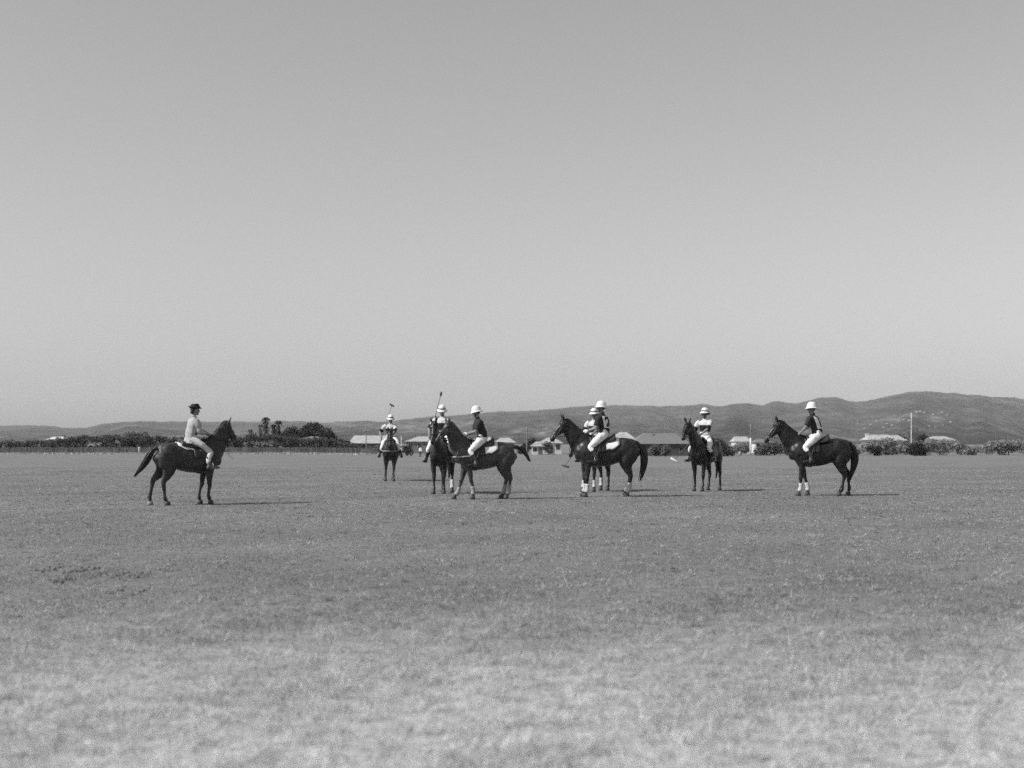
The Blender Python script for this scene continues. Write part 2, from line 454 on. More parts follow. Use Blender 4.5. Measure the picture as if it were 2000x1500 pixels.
def hills():
    pxs = np.arange(-700, 2701, 7.0); Ds = np.concatenate([np.linspace(D0, DR, 80), [6900, 7500, 8200]])
    PX, DD = np.meshgrid(pxs, Ds); X = (PX - 1000) * DD / F; Z = hill_z(PX, DD)
    v = np.stack([X, DD, Z], -1).reshape(-1, 3); nx, ny = len(pxs), len(Ds)
    i = np.arange((ny - 1) * (nx - 1)); a = (i // (nx - 1)) * nx + i % (nx - 1)
    q = np.stack([a, a + 1, a + nx + 1, a + nx], -1)
    me = bpy.data.meshes.new('hills'); me.from_pydata(v.tolist(), [], q.tolist())
    m = bpy.data.materials.new('wooded_hillside'); m.use_nodes = True; n = m.node_tree; b = n.nodes['Principled BSDF']
    b.inputs['Roughness'].default_value = 1.0; b.inputs['Specular IOR Level'].default_value = 0.0
    g = n.nodes.new('ShaderNodeNewGeometry'); pos = g.outputs['Position']
    ST = (1.0, 0.16, 3.0); a1 = tnoise(n, pos, 0.0030, 5, 0.6, ST); a2 = tnoise(n, pos, 0.022, 5, 0.7, ST)
    sp = n.nodes.new('ShaderNodeSeparateXYZ'); n.links.new(pos, sp.inputs[0])
    low = maprange(n, sp.outputs[2], 20, 130, 1, 0)
    pal = math_node(n, 'MULTIPLY', maprange(n, a1, 0.50, 0.66, 0, 1), maprange(n, low, 0, 1, 0.25, 1.0))
    base = math_node(n, 'MULTIPLY_ADD', pal, 0.085, 0.036)
    a3 = tnoise(n, pos, 0.0075, 6, 0.7, ST)
    wood = maprange(n, a3, 0.42, 0.56, 1.25, 0.60)      # dark belts of trees between cleared paddocks
    n.links.new(math_node(n, 'MULTIPLY', math_node(n, 'MULTIPLY', base, wood), maprange(n, a2, 0.35, 0.65, 0.4, 1.6)), b.inputs['Base Color'])
    tag(add_obj('hills', me, m, None, True), 'range of low hazy hills along the horizon', kind='structure')
hills()

# ------------------------------------------------------------------ haze over the whole place
hb = MB().add(box(-7300, 7300, -420, 9400, -14, 330)).build('haze')
hm = bpy.data.materials.new('haze_air'); hm.use_nodes = True; n = hm.node_tree; n.nodes.clear()
pv = n.nodes.new('ShaderNodeVolumePrincipled'); mo = n.nodes.new('ShaderNodeOutputMaterial')
pv.inputs['Color'].default_value = (0.9, 0.9, 0.9, 1); pv.inputs['Density'].default_value = 0.000062; pv.inputs['Anisotropy'].default_value = 0.0
n.links.new(pv.outputs[0], mo.inputs['Volume']); hb.data.materials.append(hm)
tag(hb, 'thin summer haze in the air before the hills', 'haze', kind='stuff')
#--MORE--
# ------------------------------------------------------------------ planting and buildings behind the field
def leaf_mesh(name, blobs, n, size, seed, m, parent, floor=None, shell=0.42):
    rs = np.random.RandomState(seed)
    vol = np.array([b[1][0] * b[1][1] * b[1][2] for b in blobs]) ** 0.75; pick = rs.choice(len(blobs), n, p=vol / vol.sum())
    C = np.array([b[0] for b in blobs], float)[pick]; Rr = np.array([b[1] for b in blobs], float)[pick]
    d = rs.normal(size=(n, 3)); d /= np.linalg.norm(d, axis=1)[:, None]
    rad = rs.rand(n) ** shell
    rad *= 1 + 0.22 * rough_noise(C * 3 + d * 3.2, seed + 1)
    P = C + d * Rr * rad[:, None]
    if floor is not None: P[:, 2] = np.maximum(P[:, 2], floor + 0.05 * rs.rand(n))
    nr = d * 0.7 + rs.normal(size=(n, 3)) * 0.8; nr /= np.linalg.norm(nr, axis=1)[:, None]
    t = np.cross(nr, rs.normal(size=(n, 3))); t /= np.linalg.norm(t, axis=1)[:, None]; b = np.cross(nr, t)
    s = size * (0.5 + rs.rand(n)); s2 = s * (0.45 + 0.35 * rs.rand(n))
    Q = np.stack([P - t * s[:, None], P - b * s2[:, None], P + t * s[:, None], P + b * s2[:, None]], 1)
    Q[:, 1] += nr * (s * 0.25)[:, None]; Q[:, 3] += nr * (s * 0.25)[:, None]
    me = bpy.data.meshes.new(name); me.vertices.add(4 * n); me.vertices.foreach_set('co', Q.reshape(-1))
    me.loops.add(4 * n); me.loops.foreach_set('vertex_index', np.arange(4 * n, dtype=np.int32))
    me.polygons.add(n); me.polygons.foreach_set('loop_start', np.arange(0, 4 * n, 4, dtype=np.int32)); me.update(); me.validate()
    return add_obj(name, me, m, parent, False)

def blob_cloud(w, dp, z0, z1, k, rs, flat=1.0):
    """lumps filling a rounded mass w wide, dp deep, from z0 to z1"""
    o = []; h = z1 - z0
    for i in range(k):
        x = rs.uniform(-0.5, 0.5) * w * 0.8; y = rs.uniform(-0.5, 0.5) * dp * 0.8
        e = math.sqrt(max(0.05, 1 - (2 * x / w) ** 2 * 0.9))
        top = z0 + h * e * rs.uniform(0.82, 1.06); r = min(h * rs.uniform(0.20, 0.34), 1.3 + .1 * h)
        zc = max(z0 + r * .5, top - r * .9) if rs.random() < .55 else rs.uniform(z0 + r * 0.5, max(z0 + r * 0.6, top - r * flat))
        o.append(((x, y, zc), (r * rs.uniform(1.0, 1.4), r * rs.uniform(0.9, 1.3), r)))
    return o

def tree(name, label, cat, px0, px1, ytop, D, m, n=1500, size=0.22, base_frac=0.0, seed=1, group=None, trunk=True, lumps=12, deep=None, low=None):
    """crown spans px0..px1, its top at row ytop, standing at distance D"""
    rs = random.Random(seed); px = (px0 + px1) / 2; W = (px1 - px0) * D / F
    X = wx(px, D); g = float(ground_z(X, D)); H = wz(ytop, D) - g
    r = empty(name, (X, D, g)); tag(r, label, cat, group)
    z0 = H * base_frac if low is None else low
    bl = blob_cloud(W, deep or min(W, 5.0), z0, H, lumps, rs)
    if trunk:
        tb = MB(); n = int(n * 1.5); th = max(z0 + (H - z0) * 0.55, 0.4); tr = max(0.05, 0.035 * H)
        tb.add(loft([(0, 0, -0.1, tr * 1.5, tr * 1.5), (0.02, 0, th * 0.3, tr, tr), (0.08, 0.03, th * 0.7, tr * .75, tr * .75), (0.05, 0, th, tr * .4, tr * .4)], n=8, sub=2))
        for i in range(5):
            a = rs.uniform(0, 6.28); b = rs.choice(bl)[0]
            tb.add(tube([(0.04, 0, th * rs.uniform(.35, .8)), (b[0] * .5, b[1] * .5, (th * .6 + b[2]) / 2 + .1), b], tr * .5, 5, 2, r1=tr * .12))
        tb.build('trunk', M['bark'], r, True)
    leaf_mesh('crown', bl, n, size, seed + 50, m, r, floor=0.0)
    return r

# paling fence along the left boundary
def fence():
    D = 246.0; x0, x1 = wx(-60, D), wx(736, D)
    r = empty('paling_fence', (x0, D, 0)); tag(r, 'long low weathered paling fence below the dark hedge', 'fence')
    rs = random.Random(2); P = MB(); L = x1 - x0; x = 0.0
    while x < L:
        g = float(ground_z(x0 + x, D)); wd = rs.uniform(.07, .10); h = 1.10 + rs.uniform(-.07, .07)
        P.add(box(x, x + wd, -.02 + rs.uniform(-.01, .01), .0, g, g + h)); x += rs.choice((.115, .12, .13, .12, .18))
    tag(P.build('paling', M['paling'], r), kind='stuff')
    k = 0; x = 0.0
    while x < L:
        g0 = float(ground_z(x0 + x, D)); g1 = float(ground_z(x0 + min(x + 2.4, L), D))
        MB().add(box(x - .05, x + .05, .055, .16, g0 - .1, g0 + 1.12)).build('post', M['pole'], r)
        x += 2.4
    for zz in (.30, .90):
        b = MB(); xa = 0
        while xa < L:
            xb = min(xa + 2.4, L); ga = float(ground_z(x0 + xa, D)); gb = float(ground_z(x0 + xb, D))
            b.add(([(xa, .003, ga + zz), (xa, .05, ga + zz), (xa, .05, ga + zz + .08), (xa, .003, ga + zz + .08), (xb, .003, gb + zz), (xb, .05, gb + zz), (xb, .05, gb + zz + .08), (xb, .003, gb + zz + .08)], [(0, 1, 2, 3), (4, 5, 6, 7), (0, 1, 5, 4), (1, 2, 6, 5), (2, 3, 7, 6), (3, 0, 4, 7)])); xa = xb
        b.build('rail', M['pole'], r)
fence()

# the hedge: one long clipped-and-overgrown mass
def hedge():
    D = 250.0; rs = random.Random(5); bl = []
    prof = [(-60, 866), (60, 863), (130, 858), (160, 852), (175, 851), (190, 856), (215, 852), (240, 856), (300, 854), (350, 855), (400, 856), (470, 855), (490, 850), (520, 851), (560, 854), (600, 857), (640, 857), (665, 862), (688, 870), (700, 876)]
    xs_ = [a for a, b in prof]; ys_ = [b for a, b in prof]
    for i in range(230):
        px = -60 + 755 * (i + rs.random()) / 230; d = D + rs.uniform(0, 3.5)
        top = wz(np.interp(px, xs_, ys_) + rs.uniform(-5, 3), d); g = -0.5; X = wx(px, D)
        h = top - g; r = rs.uniform(.5, .8)
        bl.append(((X, d - D, top - g - r * .8), (r * 1.3, r, r * .9)))
        bl.append(((X + rs.uniform(-.5, .5), d - D - .3, rs.uniform(.3, max(.5, h - 1.2))), (r * 1.5, r, r * 1.1)))
    r = empty('hedge', (0, D, -.5)); tag(r, 'long dark uneven hedge behind the paling fence at left', 'hedge')
    leaf_mesh('foliage', bl, 34000, .17, 11, M['leaf'], r, floor=0.0)
    st = MB()
    for i in range(120):
        X = wx(-60 + 750 * (i + .5) / 120, D)
        st.add(tube([(X, .8, -.1), (X + rs.uniform(-.2, .2), .9, .9), (X + rs.uniform(-.4, .4), 1.0, 1.6)], .05, 5, 1, r1=.015))
    tag(st.build('stem', M['bark'], r, True), kind='stuff')
hedge()

tree('tree', 'soft pale-topped tree rising behind the hedge at far left', 'tree', 236, 296, 841, 300, M['leaf_mid'], 2200, .25, .15, 21)
tree('tree', 'dark round-headed tree just right of the palm trees', 'tree', 546, 592, 832, 275, M['leaf_dark'], 2600, .22, .1, 22)
tree('tree', 'largest dark dome-shaped tree above the hedge', 'tree', 584, 644, 826, 285, M['leaf_dark'], 3600, .24, .1, 23, lumps=18)
tree('tree', 'small dark tree at the right end of the dome trees', 'tree', 622, 644, 834, 278, M['leaf_dark'], 1100, .2, .2, 24)
tree('tree', 'low rounded dark tree at the right end of the grove', 'tree', 632, 658, 845, 268, M['leaf_dark'], 1400, .2, .1, 25)
tree('bush', 'dark bush where the hedge tapers off, left of pale shed', 'bush', 650, 690, 858, 256, M['leaf_dark'], 1300, .17, 0, 26, trunk=False)
tree('bush', 'grey bush against the wall of the pale-roofed shed', 'bush', 728, 746, 869, 262, M['leaf_mid'], 700, .16, 0, 27, trunk=False)
tree('bush', 'dark bush left of the pale cottages, by a tall pole', 'bush', 1016, 1032, 866, 268, M['leaf_dark'], 700, .16, 0, 28, trunk=False)
tree('tree', 'dark flat-topped tree behind the pale cottages', 'tree', 1026, 1054, 857, 318, M['leaf_dark'], 1100, .22, .1, 29)
tree('bush', 'grey bushy shrub in front of the larger pale cottage', 'bush', 1058, 1078, 862, 262, M['leaf_mid'], 900, .16, 0, 30, trunk=False)
tree('bush', 'left one of two round bushes before the dark-eaved shed', 'bush', 1270, 1292, 868, 222, M['leaf_mid'], 1300, .14, 0, 31, group='bushes before the dark-eaved shed')
tree('bush', 'right one of two round bushes before the dark-eaved shed', 'bush', 1290, 1309, 868, 222, M['leaf_mid'], 1200, .14, 0, 32, group='bushes before the dark-eaved shed')
tree('tree', 'round dark-crowned tree right behind the three-quarter-turned horse', 'tree', 1380, 1424, 855, 236, M['leaf_mid'], 3000, .17, .0, 33, lumps=16)
tree('bush', 'low black-looking bush at the foot of round tree', 'bush', 1408, 1434, 879, 226, M['leaf_dark'], 800, .13, 0, 34, trunk=False)
tree('scrub', 'pale scrub between round tree and pale-based pole', 'shrub', 1424, 1470, 863, 246, M['leaf_pale'], 1900, .17, 0, 35, deep=3)
tree('scrub', 'dense grey scrub in front of the rightmost horse head', 'shrub', 1466, 1560, 863, 246, M['leaf_mid'], 3200, .17, 0, 36, deep=3, lumps=52)
tree('scrub', 'pale scrub behind the rightmost horse rump', 'shrub', 1556, 1690, 859, 250, M['leaf_pale'], 3600, .18, 0, 37, deep=3, lumps=60)
tree('scrub', 'tall pale scrub below the right-hand white roof', 'shrub', 1672, 1790, 856, 256, M['leaf_pale'], 3800, .18, 0, 38, deep=3, lumps=60)
tree('scrub', 'pale scrub thicket at the far right edge of field', 'shrub', 1770, 1900, 857, 252, M['leaf_pale'], 4000, .18, 0, 39, deep=3, lumps=60)
tree('scrub', 'pale scrub running out of view at the right edge', 'shrub', 1880, 2060, 859, 252, M['leaf_pale'], 4200, .18, 0, 40, deep=3, lumps=72)
tree('bush', 'dark arching bush below the right-hand white roof', 'bush', 1694, 1722, 870, 240, M['leaf_dark'], 700, .15, 0, 41, lumps=7)
tree('bush', 'small dark upright bush between the two larger dark ones', 'bush', 1738, 1752, 872, 240, M['leaf_mid'], 500, .14, 0, 42, trunk=False)
tree('bush', 'darkest round bush in the right-hand scrub', 'bush', 1780, 1806, 862, 238, M['leaf_dark'], 1500, .15, 0, 43)
tree('tree', 'slim dark tree at right end of the white roof', 'tree', 1754, 1765, 846, 300, M['leaf_dark'], 500, .2, .1, 44)
tree('tree', 'small dark tree standing right of white flagpole', 'tree', 1796, 1815, 845, 320, M['leaf_dark'], 800, .22, .2, 45)
tree('tree', 'thin see-through tree beside white flagpole', 'tree', 1776, 1800, 832, 340, M['leaf_mid'], 320, .2, .3, 46)

def palm(label, px, ytop, D, spread, seed, m):
    rs = random.Random(seed); X = wx(px, D); g = float(ground_z(X, D)); H = wz(ytop, D) - g - spread * .35
    r = empty('palm_tree', (X, D, g)); tag(r, label, 'palm tree', 'palm trees above the hedge')
    MB().add(loft([(0, 0, -.1, .34, .34), (.03, 0, H * .4, .24, .24), (.08, 0, H * .8, .22, .22), (.08, 0, H, .26, .26)], n=9, sub=3)).build('trunk', M['bark'], r, True)
    c = MB()
    for i in range(60):
        a = rs.uniform(0, 6.283); el = rs.uniform(-1.2, 1.3); L = spread * rs.uniform(.8, 1.15); pts = []; zo = H - (rs.random() * H * .42 if el < 0 else 0)
        for k in range(7):
            t = k / 6; e = el - 1.5 * t * t
            pts.append(np.array([.08, 0, zo]) + np.array([math.cos(a) * math.cos(el) * L * t, math.sin(a) * math.cos(el) * L * t, math.sin(el) * L * t - .55 * L * t * t]))
        side = np.array([-math.sin(a), math.cos(a), 0])
        for k in range(6):
            for s in (-1, 1):
                wd = .30 * math.sin(math.pi * (k + .7) / 6.6) + .06
                p, q = pts[k], pts[k + 1]
                c.add(([p, p * .4 + q * .6, q + side * s * wd + np.array([0, 0, -.22 * wd / .3]), p * .6 + q * .4 + side * s * wd + np.array([0, 0, -.2])], [(0, 1, 2, 3)]))
    c.build('crown', m, r)
palm('tallest palm tree standing above the hedge at left', 518, 815, 300, 1.15, 3, M['leaf_dark'])
palm('pale slender palm at left of the palm trees', 507, 829, 320, .9, 4, M['leaf_mid'])
palm('dark palm just right of the tallest palm', 534, 829, 290, .95, 5, M['leaf_dark'])
palm('second tallest palm next to dark round-headed tree', 543, 822, 295, 1.1, 6, M['leaf_dark'])
palm('thin half-hidden palm tip at left end of the palms', 488, 838, 330, .8, 7, M['leaf_mid'])

# ---------------------------------------------------------------- buildings
def building(name, label, px0, px1, D, y_ridge, y_eave, roof_m, wall_m, depth=6.0, hip=1.2, windows=3, door=True, fascia_shade=0.0, chimney=None, over=.35, cat='house', rz=0.0):
    X0, X1 = wx(px0, D), wx(px1, D); cx = (X0 + X1) / 2; W = X1 - X0; g = float(ground_z(cx, D))
    r = empty(name, (cx, D, g), rz); tag(r, label, cat)
    ze = wz(y_eave, D) - g; zr = wz(y_ridge, D + depth / 2) - g; h = W / 2
    mb = MB(); mb.add(box(-h + over, h - over, 0, depth, -.2, ze - .02)); mb.build('wall', wall_m, r)
    rf = MB(); hp = min(hip, h * .95)
    o = over; t = .08
    v = [(-h, -o, ze), (h, -o, ze), (h, depth + o, ze), (-h, depth + o, ze), (-h + hp, depth / 2, zr), (h - hp, depth / 2, zr)]
    rf.add((v + [(a, b, c - t) for a, b, c in v[:4]], [(0, 1, 5, 4), (1, 2, 5), (2, 3, 4, 5), (3, 0, 4), (0, 6, 7, 1), (1, 7, 8, 2), (2, 8, 9, 3), (3, 9, 6, 0), (6, 9, 8, 7)]))
    ro = rf.build('roof', roof_m, r)
    if fascia_shade: MB().add(box(-h - .02, h + .02, -o - .06, -o - .01, ze - fascia_shade, ze + .02)).build('fascia_shade', M['fascia_shade'], r)  # thin trim on the long shed; a deep one is painted eave shadow
    k = windows + (1 if door else 0)
    for i in range(k):
        xc = -h + over + (W - 2 * over) * (i + .5) / k
        if door and i == k // 2:
            MB().add(box(xc - .42, xc + .42, -.03, .02, .0, min(1.95, ze - .2))).build('door', M['leather_tan'], r); continue
        z0, z1 = ze * .40, min(ze - .25, ze * .40 + 1.15)
        if z1 - z0 < .3: continue
        fr = MB().add(box(xc - .48, xc + .48, -.035, .02, z0 - .06, z1 + .06)).build('window', M['wall_white'], r)
        MB().add(box(xc - .41, xc - .02, -.05, -.01, z0, z1)).build('pane', M['glass'], fr)
        MB().add(box(xc + .02, xc + .41, -.05, -.01, z0, z1)).build('pane', M['glass'], fr)
    if chimney is not None:
        cxx, ch = chimney
        cm = MB(); cm.add(box(cxx - .3, cxx + .3, depth * .5 - .3, depth * .5 + .3, ze - .1, zr + ch)); cm.add(box(cxx - .37, cxx + .37, depth * .5 - .37, depth * .5 + .37, zr + ch + .002, zr + ch + .14))
        cm.build('chimney', M['wall_white'], ro)
    return r

building('house', 'white house with dark chimney at the far left edge', 90, 124, 300, 853, 858, M['wall_white'], M['wall_white'], 5, .8, 2, chimney=None)
MB_ch = MB().add(box(-.28, .28, -.28, .28, 0, 1)).build('chimney_stack', M['wall_dark'])
MB_ch.location = (wx(125, 303), 303, -.5); MB_ch.scale = (1, 1, wz(850, 303) + .5); tag(MB_ch, 'dark brick chimney stack beside the far left white house', 'chimney')
building('house', 'low pale roof half hidden among the dark dome trees', 582, 636, 262, 852, 857.5, M['roof_grey'], M['wall_grey'], 5, 2.2, 3)
building('shed', 'long shed with a pale iron roof behind the leftmost polo player', 681, 776, 275, 850.5, 866, M['roof_pale'], M['wall_grey'], 7, .7, 4, fascia_shade=.12, cat='shed')
c_house = building('house', 'hip-roofed pale house behind standing man in white', 790, 868, 285, 852.5, 862, M['roof_pale'], M['wall_grey'], 8, 2.6, 3)
building('cottage', 'left one of pale cottages behind horse with flicked tail', 944, 966, 290, 853, 864, M['roof_pale'], M['wall_grey'], 5, 1.1, 1, door=False, cat='cottage')
building('cottage', 'pale-roofed cottage showing above rump of horse with flicked tail', 964, 1008, 296, 855, 864, M['roof_pale'], M['wall_grey'], 6, 1.5, 2, cat='cottage')
building('cottage', 'smaller white cottage left of the nose of horse', 1036, 1064, 262, 862.5, 871, M['roof_pale'], M['wall_white'], 4, 1.1, 1, cat='cottage')
building('cottage', 'larger white cottage behind grey bush', 1052, 1100, 276, 854.5, 865, M['roof_pale'], M['wall_white'], 6, 1.9, 2, cat='cottage')
building('house', 'pale steep-roofed house behind the horse of player seen from behind', 1186, 1254, 252, 844, 866, M['roof_pale'], M['wall_white'], 7, 2.6, 2, chimney=None)
building('shed', 'broad low shed with dark shaded eaves and grey roof', 1236, 1350, 235, 846, 867, M['roof_grey'], M['wall_grey'], 11, 2.2, 3, fascia_shade=.72, over=.5, cat='shed')  # the tall dark board is the shadow under the eaves, painted in
building('house', 'pale house between round tree and pole', 1434, 1468, 290, 852.5, 862, M['roof_pale'], M['wall_white'], 6, .6, 2)
building('house', 'low pale roof behind the nose of rightmost horse', 1472, 1512, 300, 857, 864, M['roof_grey'], M['wall_white'], 6, 1.5, 2)
building('house', 'house with bright white roof above the right-hand scrub', 1694, 1752, 300, 849, 859, M['roof_pale'], M['wall_grey'], 6, 1.2, 3, chimney=(-2.6, .1))
building('house', 'pale house at right end of the bright roof', 1738, 1772, 292, 850, 860, M['roof_pale'], M['wall_grey'], 6, 1.2, 2)
building('house', 'low pale-roofed house beyond the far right scrub', 1818, 1866, 320, 852, 858.5, M['roof_pale'], M['wall_grey'], 6, 1.6, 3)

# roof ventilator on the broad shed is part of the skyline
vt = MB().add(xf(lathe([(.30, 0), (.30, .35), (.42, .38), (.30, .6), (.05, .72)], 12), None, (0, 0, 0))).build('roof_ventilator', M['wall_dark'], None, True)
vt.location = (wx(1276, 239.5), 239.5, wz(854, 239.5) - .1); tag(vt, 'small dark ventilator cowl on the broad shed roof', 'ventilator')

def utility_pole(label, px, ytop, D, m, r=.12, arm=True, cat='pole', base=None):
    X = wx(px, D); g = float(ground_z(X, D)); H = wz(ytop, D) - g
    e = empty('utility_pole' if arm else 'pole', (X, D, g)); tag(e, label, cat)
    MB().add(tube([(0, 0, -.2), (.01, 0, H * .5), (0, 0, H)], r, 8, 2, r1=r * .65)).build('shaft', m, e, True)
    if arm:
        a = MB().add(box(-.75, .75, -.16, -.09, H - .75, H - .63)).build('crossarm', m, e)
        for x in (-.65, -.3, .3, .65): MB().add(xf(lathe([(.035, 0), (.05, .05), (.03, .12)], 8), None, (x, -.125, H - .632))).build('insulator', M['pole_pale'], a, True)
    if base is not None: MB().add(tube([(0, 0, 0), (0, 0, base)], r * 1.12, 8, 1)).build('painted_base', M['pole_pale'], e, True)
    return e
utility_pole('utility pole with crossarm before the long pale-roofed shed', 715, 836, 268, M['pole'])
utility_pole('tall plain pole behind horse with flicked tail', 1029, 829, 262, M['pole'], .14, False)
utility_pole('thinner pole left of tall plain pole', 1011, 840, 290, M['pole'], .10, False)
utility_pole('pole rising through the larger white cottage roof', 1082, 830, 258, M['pole'], .12, False)
utility_pole('pole with pale lower half before the right-hand scrub', 1466, 828, 238, M['pole'], .14, False, base=3.2)
utility_pole('thin dark pole above rump of the rightmost horse', 1675, 817, 380, M['pole'], .13, False)
utility_pole('tall white flagpole among the houses at right', 1780, 806, 330, M['pole_pale'], .13, False, 'flagpole')
utility_pole('short dark stake pole above saddle of the rightmost horse', 1626, 848, 300, M['pole'], .08, False)
utility_pole('faint pole far behind the hedge left of the woman rider', 316, 840, 330, M['pole'], .10, False)
utility_pole('faint pole behind the hedge just left of woman rider', 341, 841, 335, M['pole'], .10, False)
utility_pole('pale post beside the hip-roofed house gable', 784, 852, 270, M['pole_pale'], .12, False, 'post')

# small white marker post by the fence
mk = empty('marker_post', (wx(272, 240), 240, float(ground_z(wx(272, 240), 240)))); tag(mk, 'small white marker post with cap standing before the fence', 'post')
MB().add(lathe([(.16, -.05), (.15, .9), (.13, .95)], 10)).build('shaft', M['pole_pale'], mk, True)
MB().add(xf(lathe([(.24, 0), (.25, .12), (.12, .2)], 10), None, (0, 0, .952))).build('cap', M['pole_pale'], mk, True)

# houses scattered over the foothills
def hill_houses():
    rs = random.Random(12); wm = MB().add(box(-5, 5, -4, 4, -3, 4)); src = None
    spots = [(1712, 824), (1722, 822), (1732, 829), (1742, 832), (1726, 836), (1756, 824), (1765, 821), (1775, 823), (1790, 806), (1797, 805), (1805, 807), (1812, 820), (1822, 811), (1832, 809), (1840, 807), (1850, 812), (1815, 833), (1826, 836), (1842, 830), (1856, 826), (1700, 831), (1688, 838), (1735, 840)]
    wme = rme = None
    for k, (px, py) in enumerate(spots):
        Ds = np.linspace(2000, 6000, 400); z = hill_z(px, Ds); row = HORIZ - (z - CAM_H) * F / Ds
        i = int(np.argmin(np.abs(row - py))); D = float(Ds[i])
        e = empty('hillside_house', (wx(px, D), D, float(z[i])), rs.uniform(-.5, .5), D / 4200 * rs.uniform(.4, .75))
        tag(e, 'tiny pale house far off on the hillside', 'house', 'houses scattered on the far hillside')
        if wme is None:
            o1 = wm.build('wall', M['wall_grey'], e); wme = o1.data
            o2 = MB().add(([(-5.6, -4.6, 4.01), (5.6, -4.6, 4.01), (5.6, 4.6, 4.01), (-5.6, 4.6, 4.01), (-3.5, 0, 7), (3.5, 0, 7)], [(0, 1, 5, 4), (1, 2, 5), (2, 3, 4, 5), (3, 0, 4), (0, 3, 2, 1)])).build('roof', M['roof_pale'], e); rme = o2.data
        else:
            for nm, me in (('wall', wme), ('roof', rme)):
                o = bpy.data.objects.new(nm, me); COL.objects.link(o); o.parent = e
hill_houses()

# old motor car parked by the house
def motor_car():
    D = 232.0; X = wx(787, D); e = empty('motor_car', (X, D, float(ground_z(X, D))), R(215), 1.0)
    tag(e, 'dark upright vintage motor car parked beyond the leftmost player', 'car')
    b = MB(); b.add(loft([(-1.75, 0, .85, .22, .45), (-1.6, 0, .92, .36, .62), (-.9, 0, .95, .42, .72), (.3, 0, .92, .40, .70), (.75, 0, .88, .36, .50), (1.55, 0, .85, .32, .34), (1.7, 0, .85, .30, .30)], n=16, sub=3))
    b.build('body', M['car'], e, True)
    cb = MB(); cb.add(loft([(-1.5, 0, 1.30, .10, .50), (-1.35, 0, 1.35, .36, .62), (-.6, 0, 1.38, .42, .66), (.2, 0, 1.36, .40, .64), (.42, 0, 1.25, .20, .60)], n=16, sub=3)); c = cb.build('cabin', M['car'], e, True)
    for s in (-1, 1):
        for xa, xb in ((-1.1, -.6), (-.5, .05)): MB().add(box(xa, xb, s * .645 - .02, s * .645 + .02, 1.28, 1.62)).build('window', M['glass'], c)
    MB().add(box(.36, .44, -.5, .5, 1.25, 1.62)).build('windscreen', M['glass'], c)
    for x in (-1.25, 1.25):
        for s in (-1, 1):
            w_ = MB().add(xf(lathe([(.20, -.06), (.33, -.075), (.36, -.04), (.36, .04), (.33, .075), (.20, .06)], 18), rotx(R(90)), (x, s * .70, .36))).build('wheel', M['rubber'], e, True)
            MB().add(xf(lathe([(.05, -.085), (.21, -.07), (.21, .07), (.05, .085)], 14), rotx(R(90)), (x, s * .70, .36))).build('hub', M['roof_pale'], w_, True)
            MB().add(loft([(x - .52, s * .70, .40, .03, .13), (x - .40, s * .70, .68, .03, .14), (x, s * .70, .84, .03, .14), (x + .42, s * .70, .64, .03, .14), (x + .62, s * .70, .42, .03, .12)], n=10, sub=3)).build('mudguard', M['car'], e, True)
    for s in (-1, 1):
        MB().add(xf(lathe([(.03, -.12), (.12, -.02), (.13, .06), (.10, .085)], 14), roty(R(90)), (1.62, s * .42, 1.02))).build('headlamp', M['steel'], e, True)
    MB().add(box(1.70, 1.76, -.26, .26, .58, 1.14)).build('radiator', M['steel'], e)
    MB().add(box(1.95, 2.0, -.75, .75, .42, .52)).build('bumper', M['steel'], e)
motor_car()
# ------------------------------------------------------------------ horses
SEC = np.array([  # x, top, bottom, half width
 (-.835, 1.27, 1.13, .05), (-.80, 1.36, 1.00, .15), (-.70, 1.435, .93, .225), (-.52, 1.495, .90, .270), (-.32, 1.475, .865, .272),
 (-.10, 1.43, .795, .295), (.10, 1.415, .755, .302), (.28, 1.455, .748, .282), (.42, 1.505, .775, .258), (.55, 1.475, .84, .240),
 (.66, 1.38, .92, .205), (.74, 1.27, .985, .15), (.79, 1.19, 1.06, .05)])
def sec(x): return [float(np.interp(x, SEC[:, 0], SEC[:, k])) for k in (1, 2, 3)]
def body_pt(x, a, off=0.0, egg=0.10):
    """a: angle from the spine, + to the horse's left"""
    t, b, w_ = sec(x); zc, hh = (t + b) / 2, (t - b) / 2
    return np.array([x, (w_ + off) * math.sin(a) * (1 - egg * math.cos(a)), zc + (hh + off) * math.cos(a)])
def drape(xs_, as_, off, th, lift=None):
    """closed sheet lying on the body; xs_ rows, as_(x) list of angles"""
    A = []; B = []
    for i, x in enumerate(xs_):
        for j, a in enumerate(as_(x)):
            l = lift(x, a) if lift else 0
            A.append(body_pt(x, a, off + th) + np.array([0, 0, l])); B.append(body_pt(x, a, off) + np.array([0, 0, l * .3]))
    nx, na = len(xs_), len(as_(xs_[0])); v = A + B; o = nx * na; f = []
    for i in range(nx - 1):
        for j in range(na - 1):
            q = (i * na + j, i * na + j + 1, (i + 1) * na + j + 1, (i + 1) * na + j); f.append(q); f.append(tuple(o + k for k in q[::-1]))
    rim = [i * na for i in range(nx)] + [(nx - 1) * na + j for j in range(1, na)] + [i * na + na - 1 for i in range(nx - 2, -1, -1)] + list(range(na - 2, 0, -1))
    for k in range(len(rim)):
        a, b = rim[k], rim[(k + 1) % len(rim)]; f.append((a, b, o + b, o + a))
    return v, f

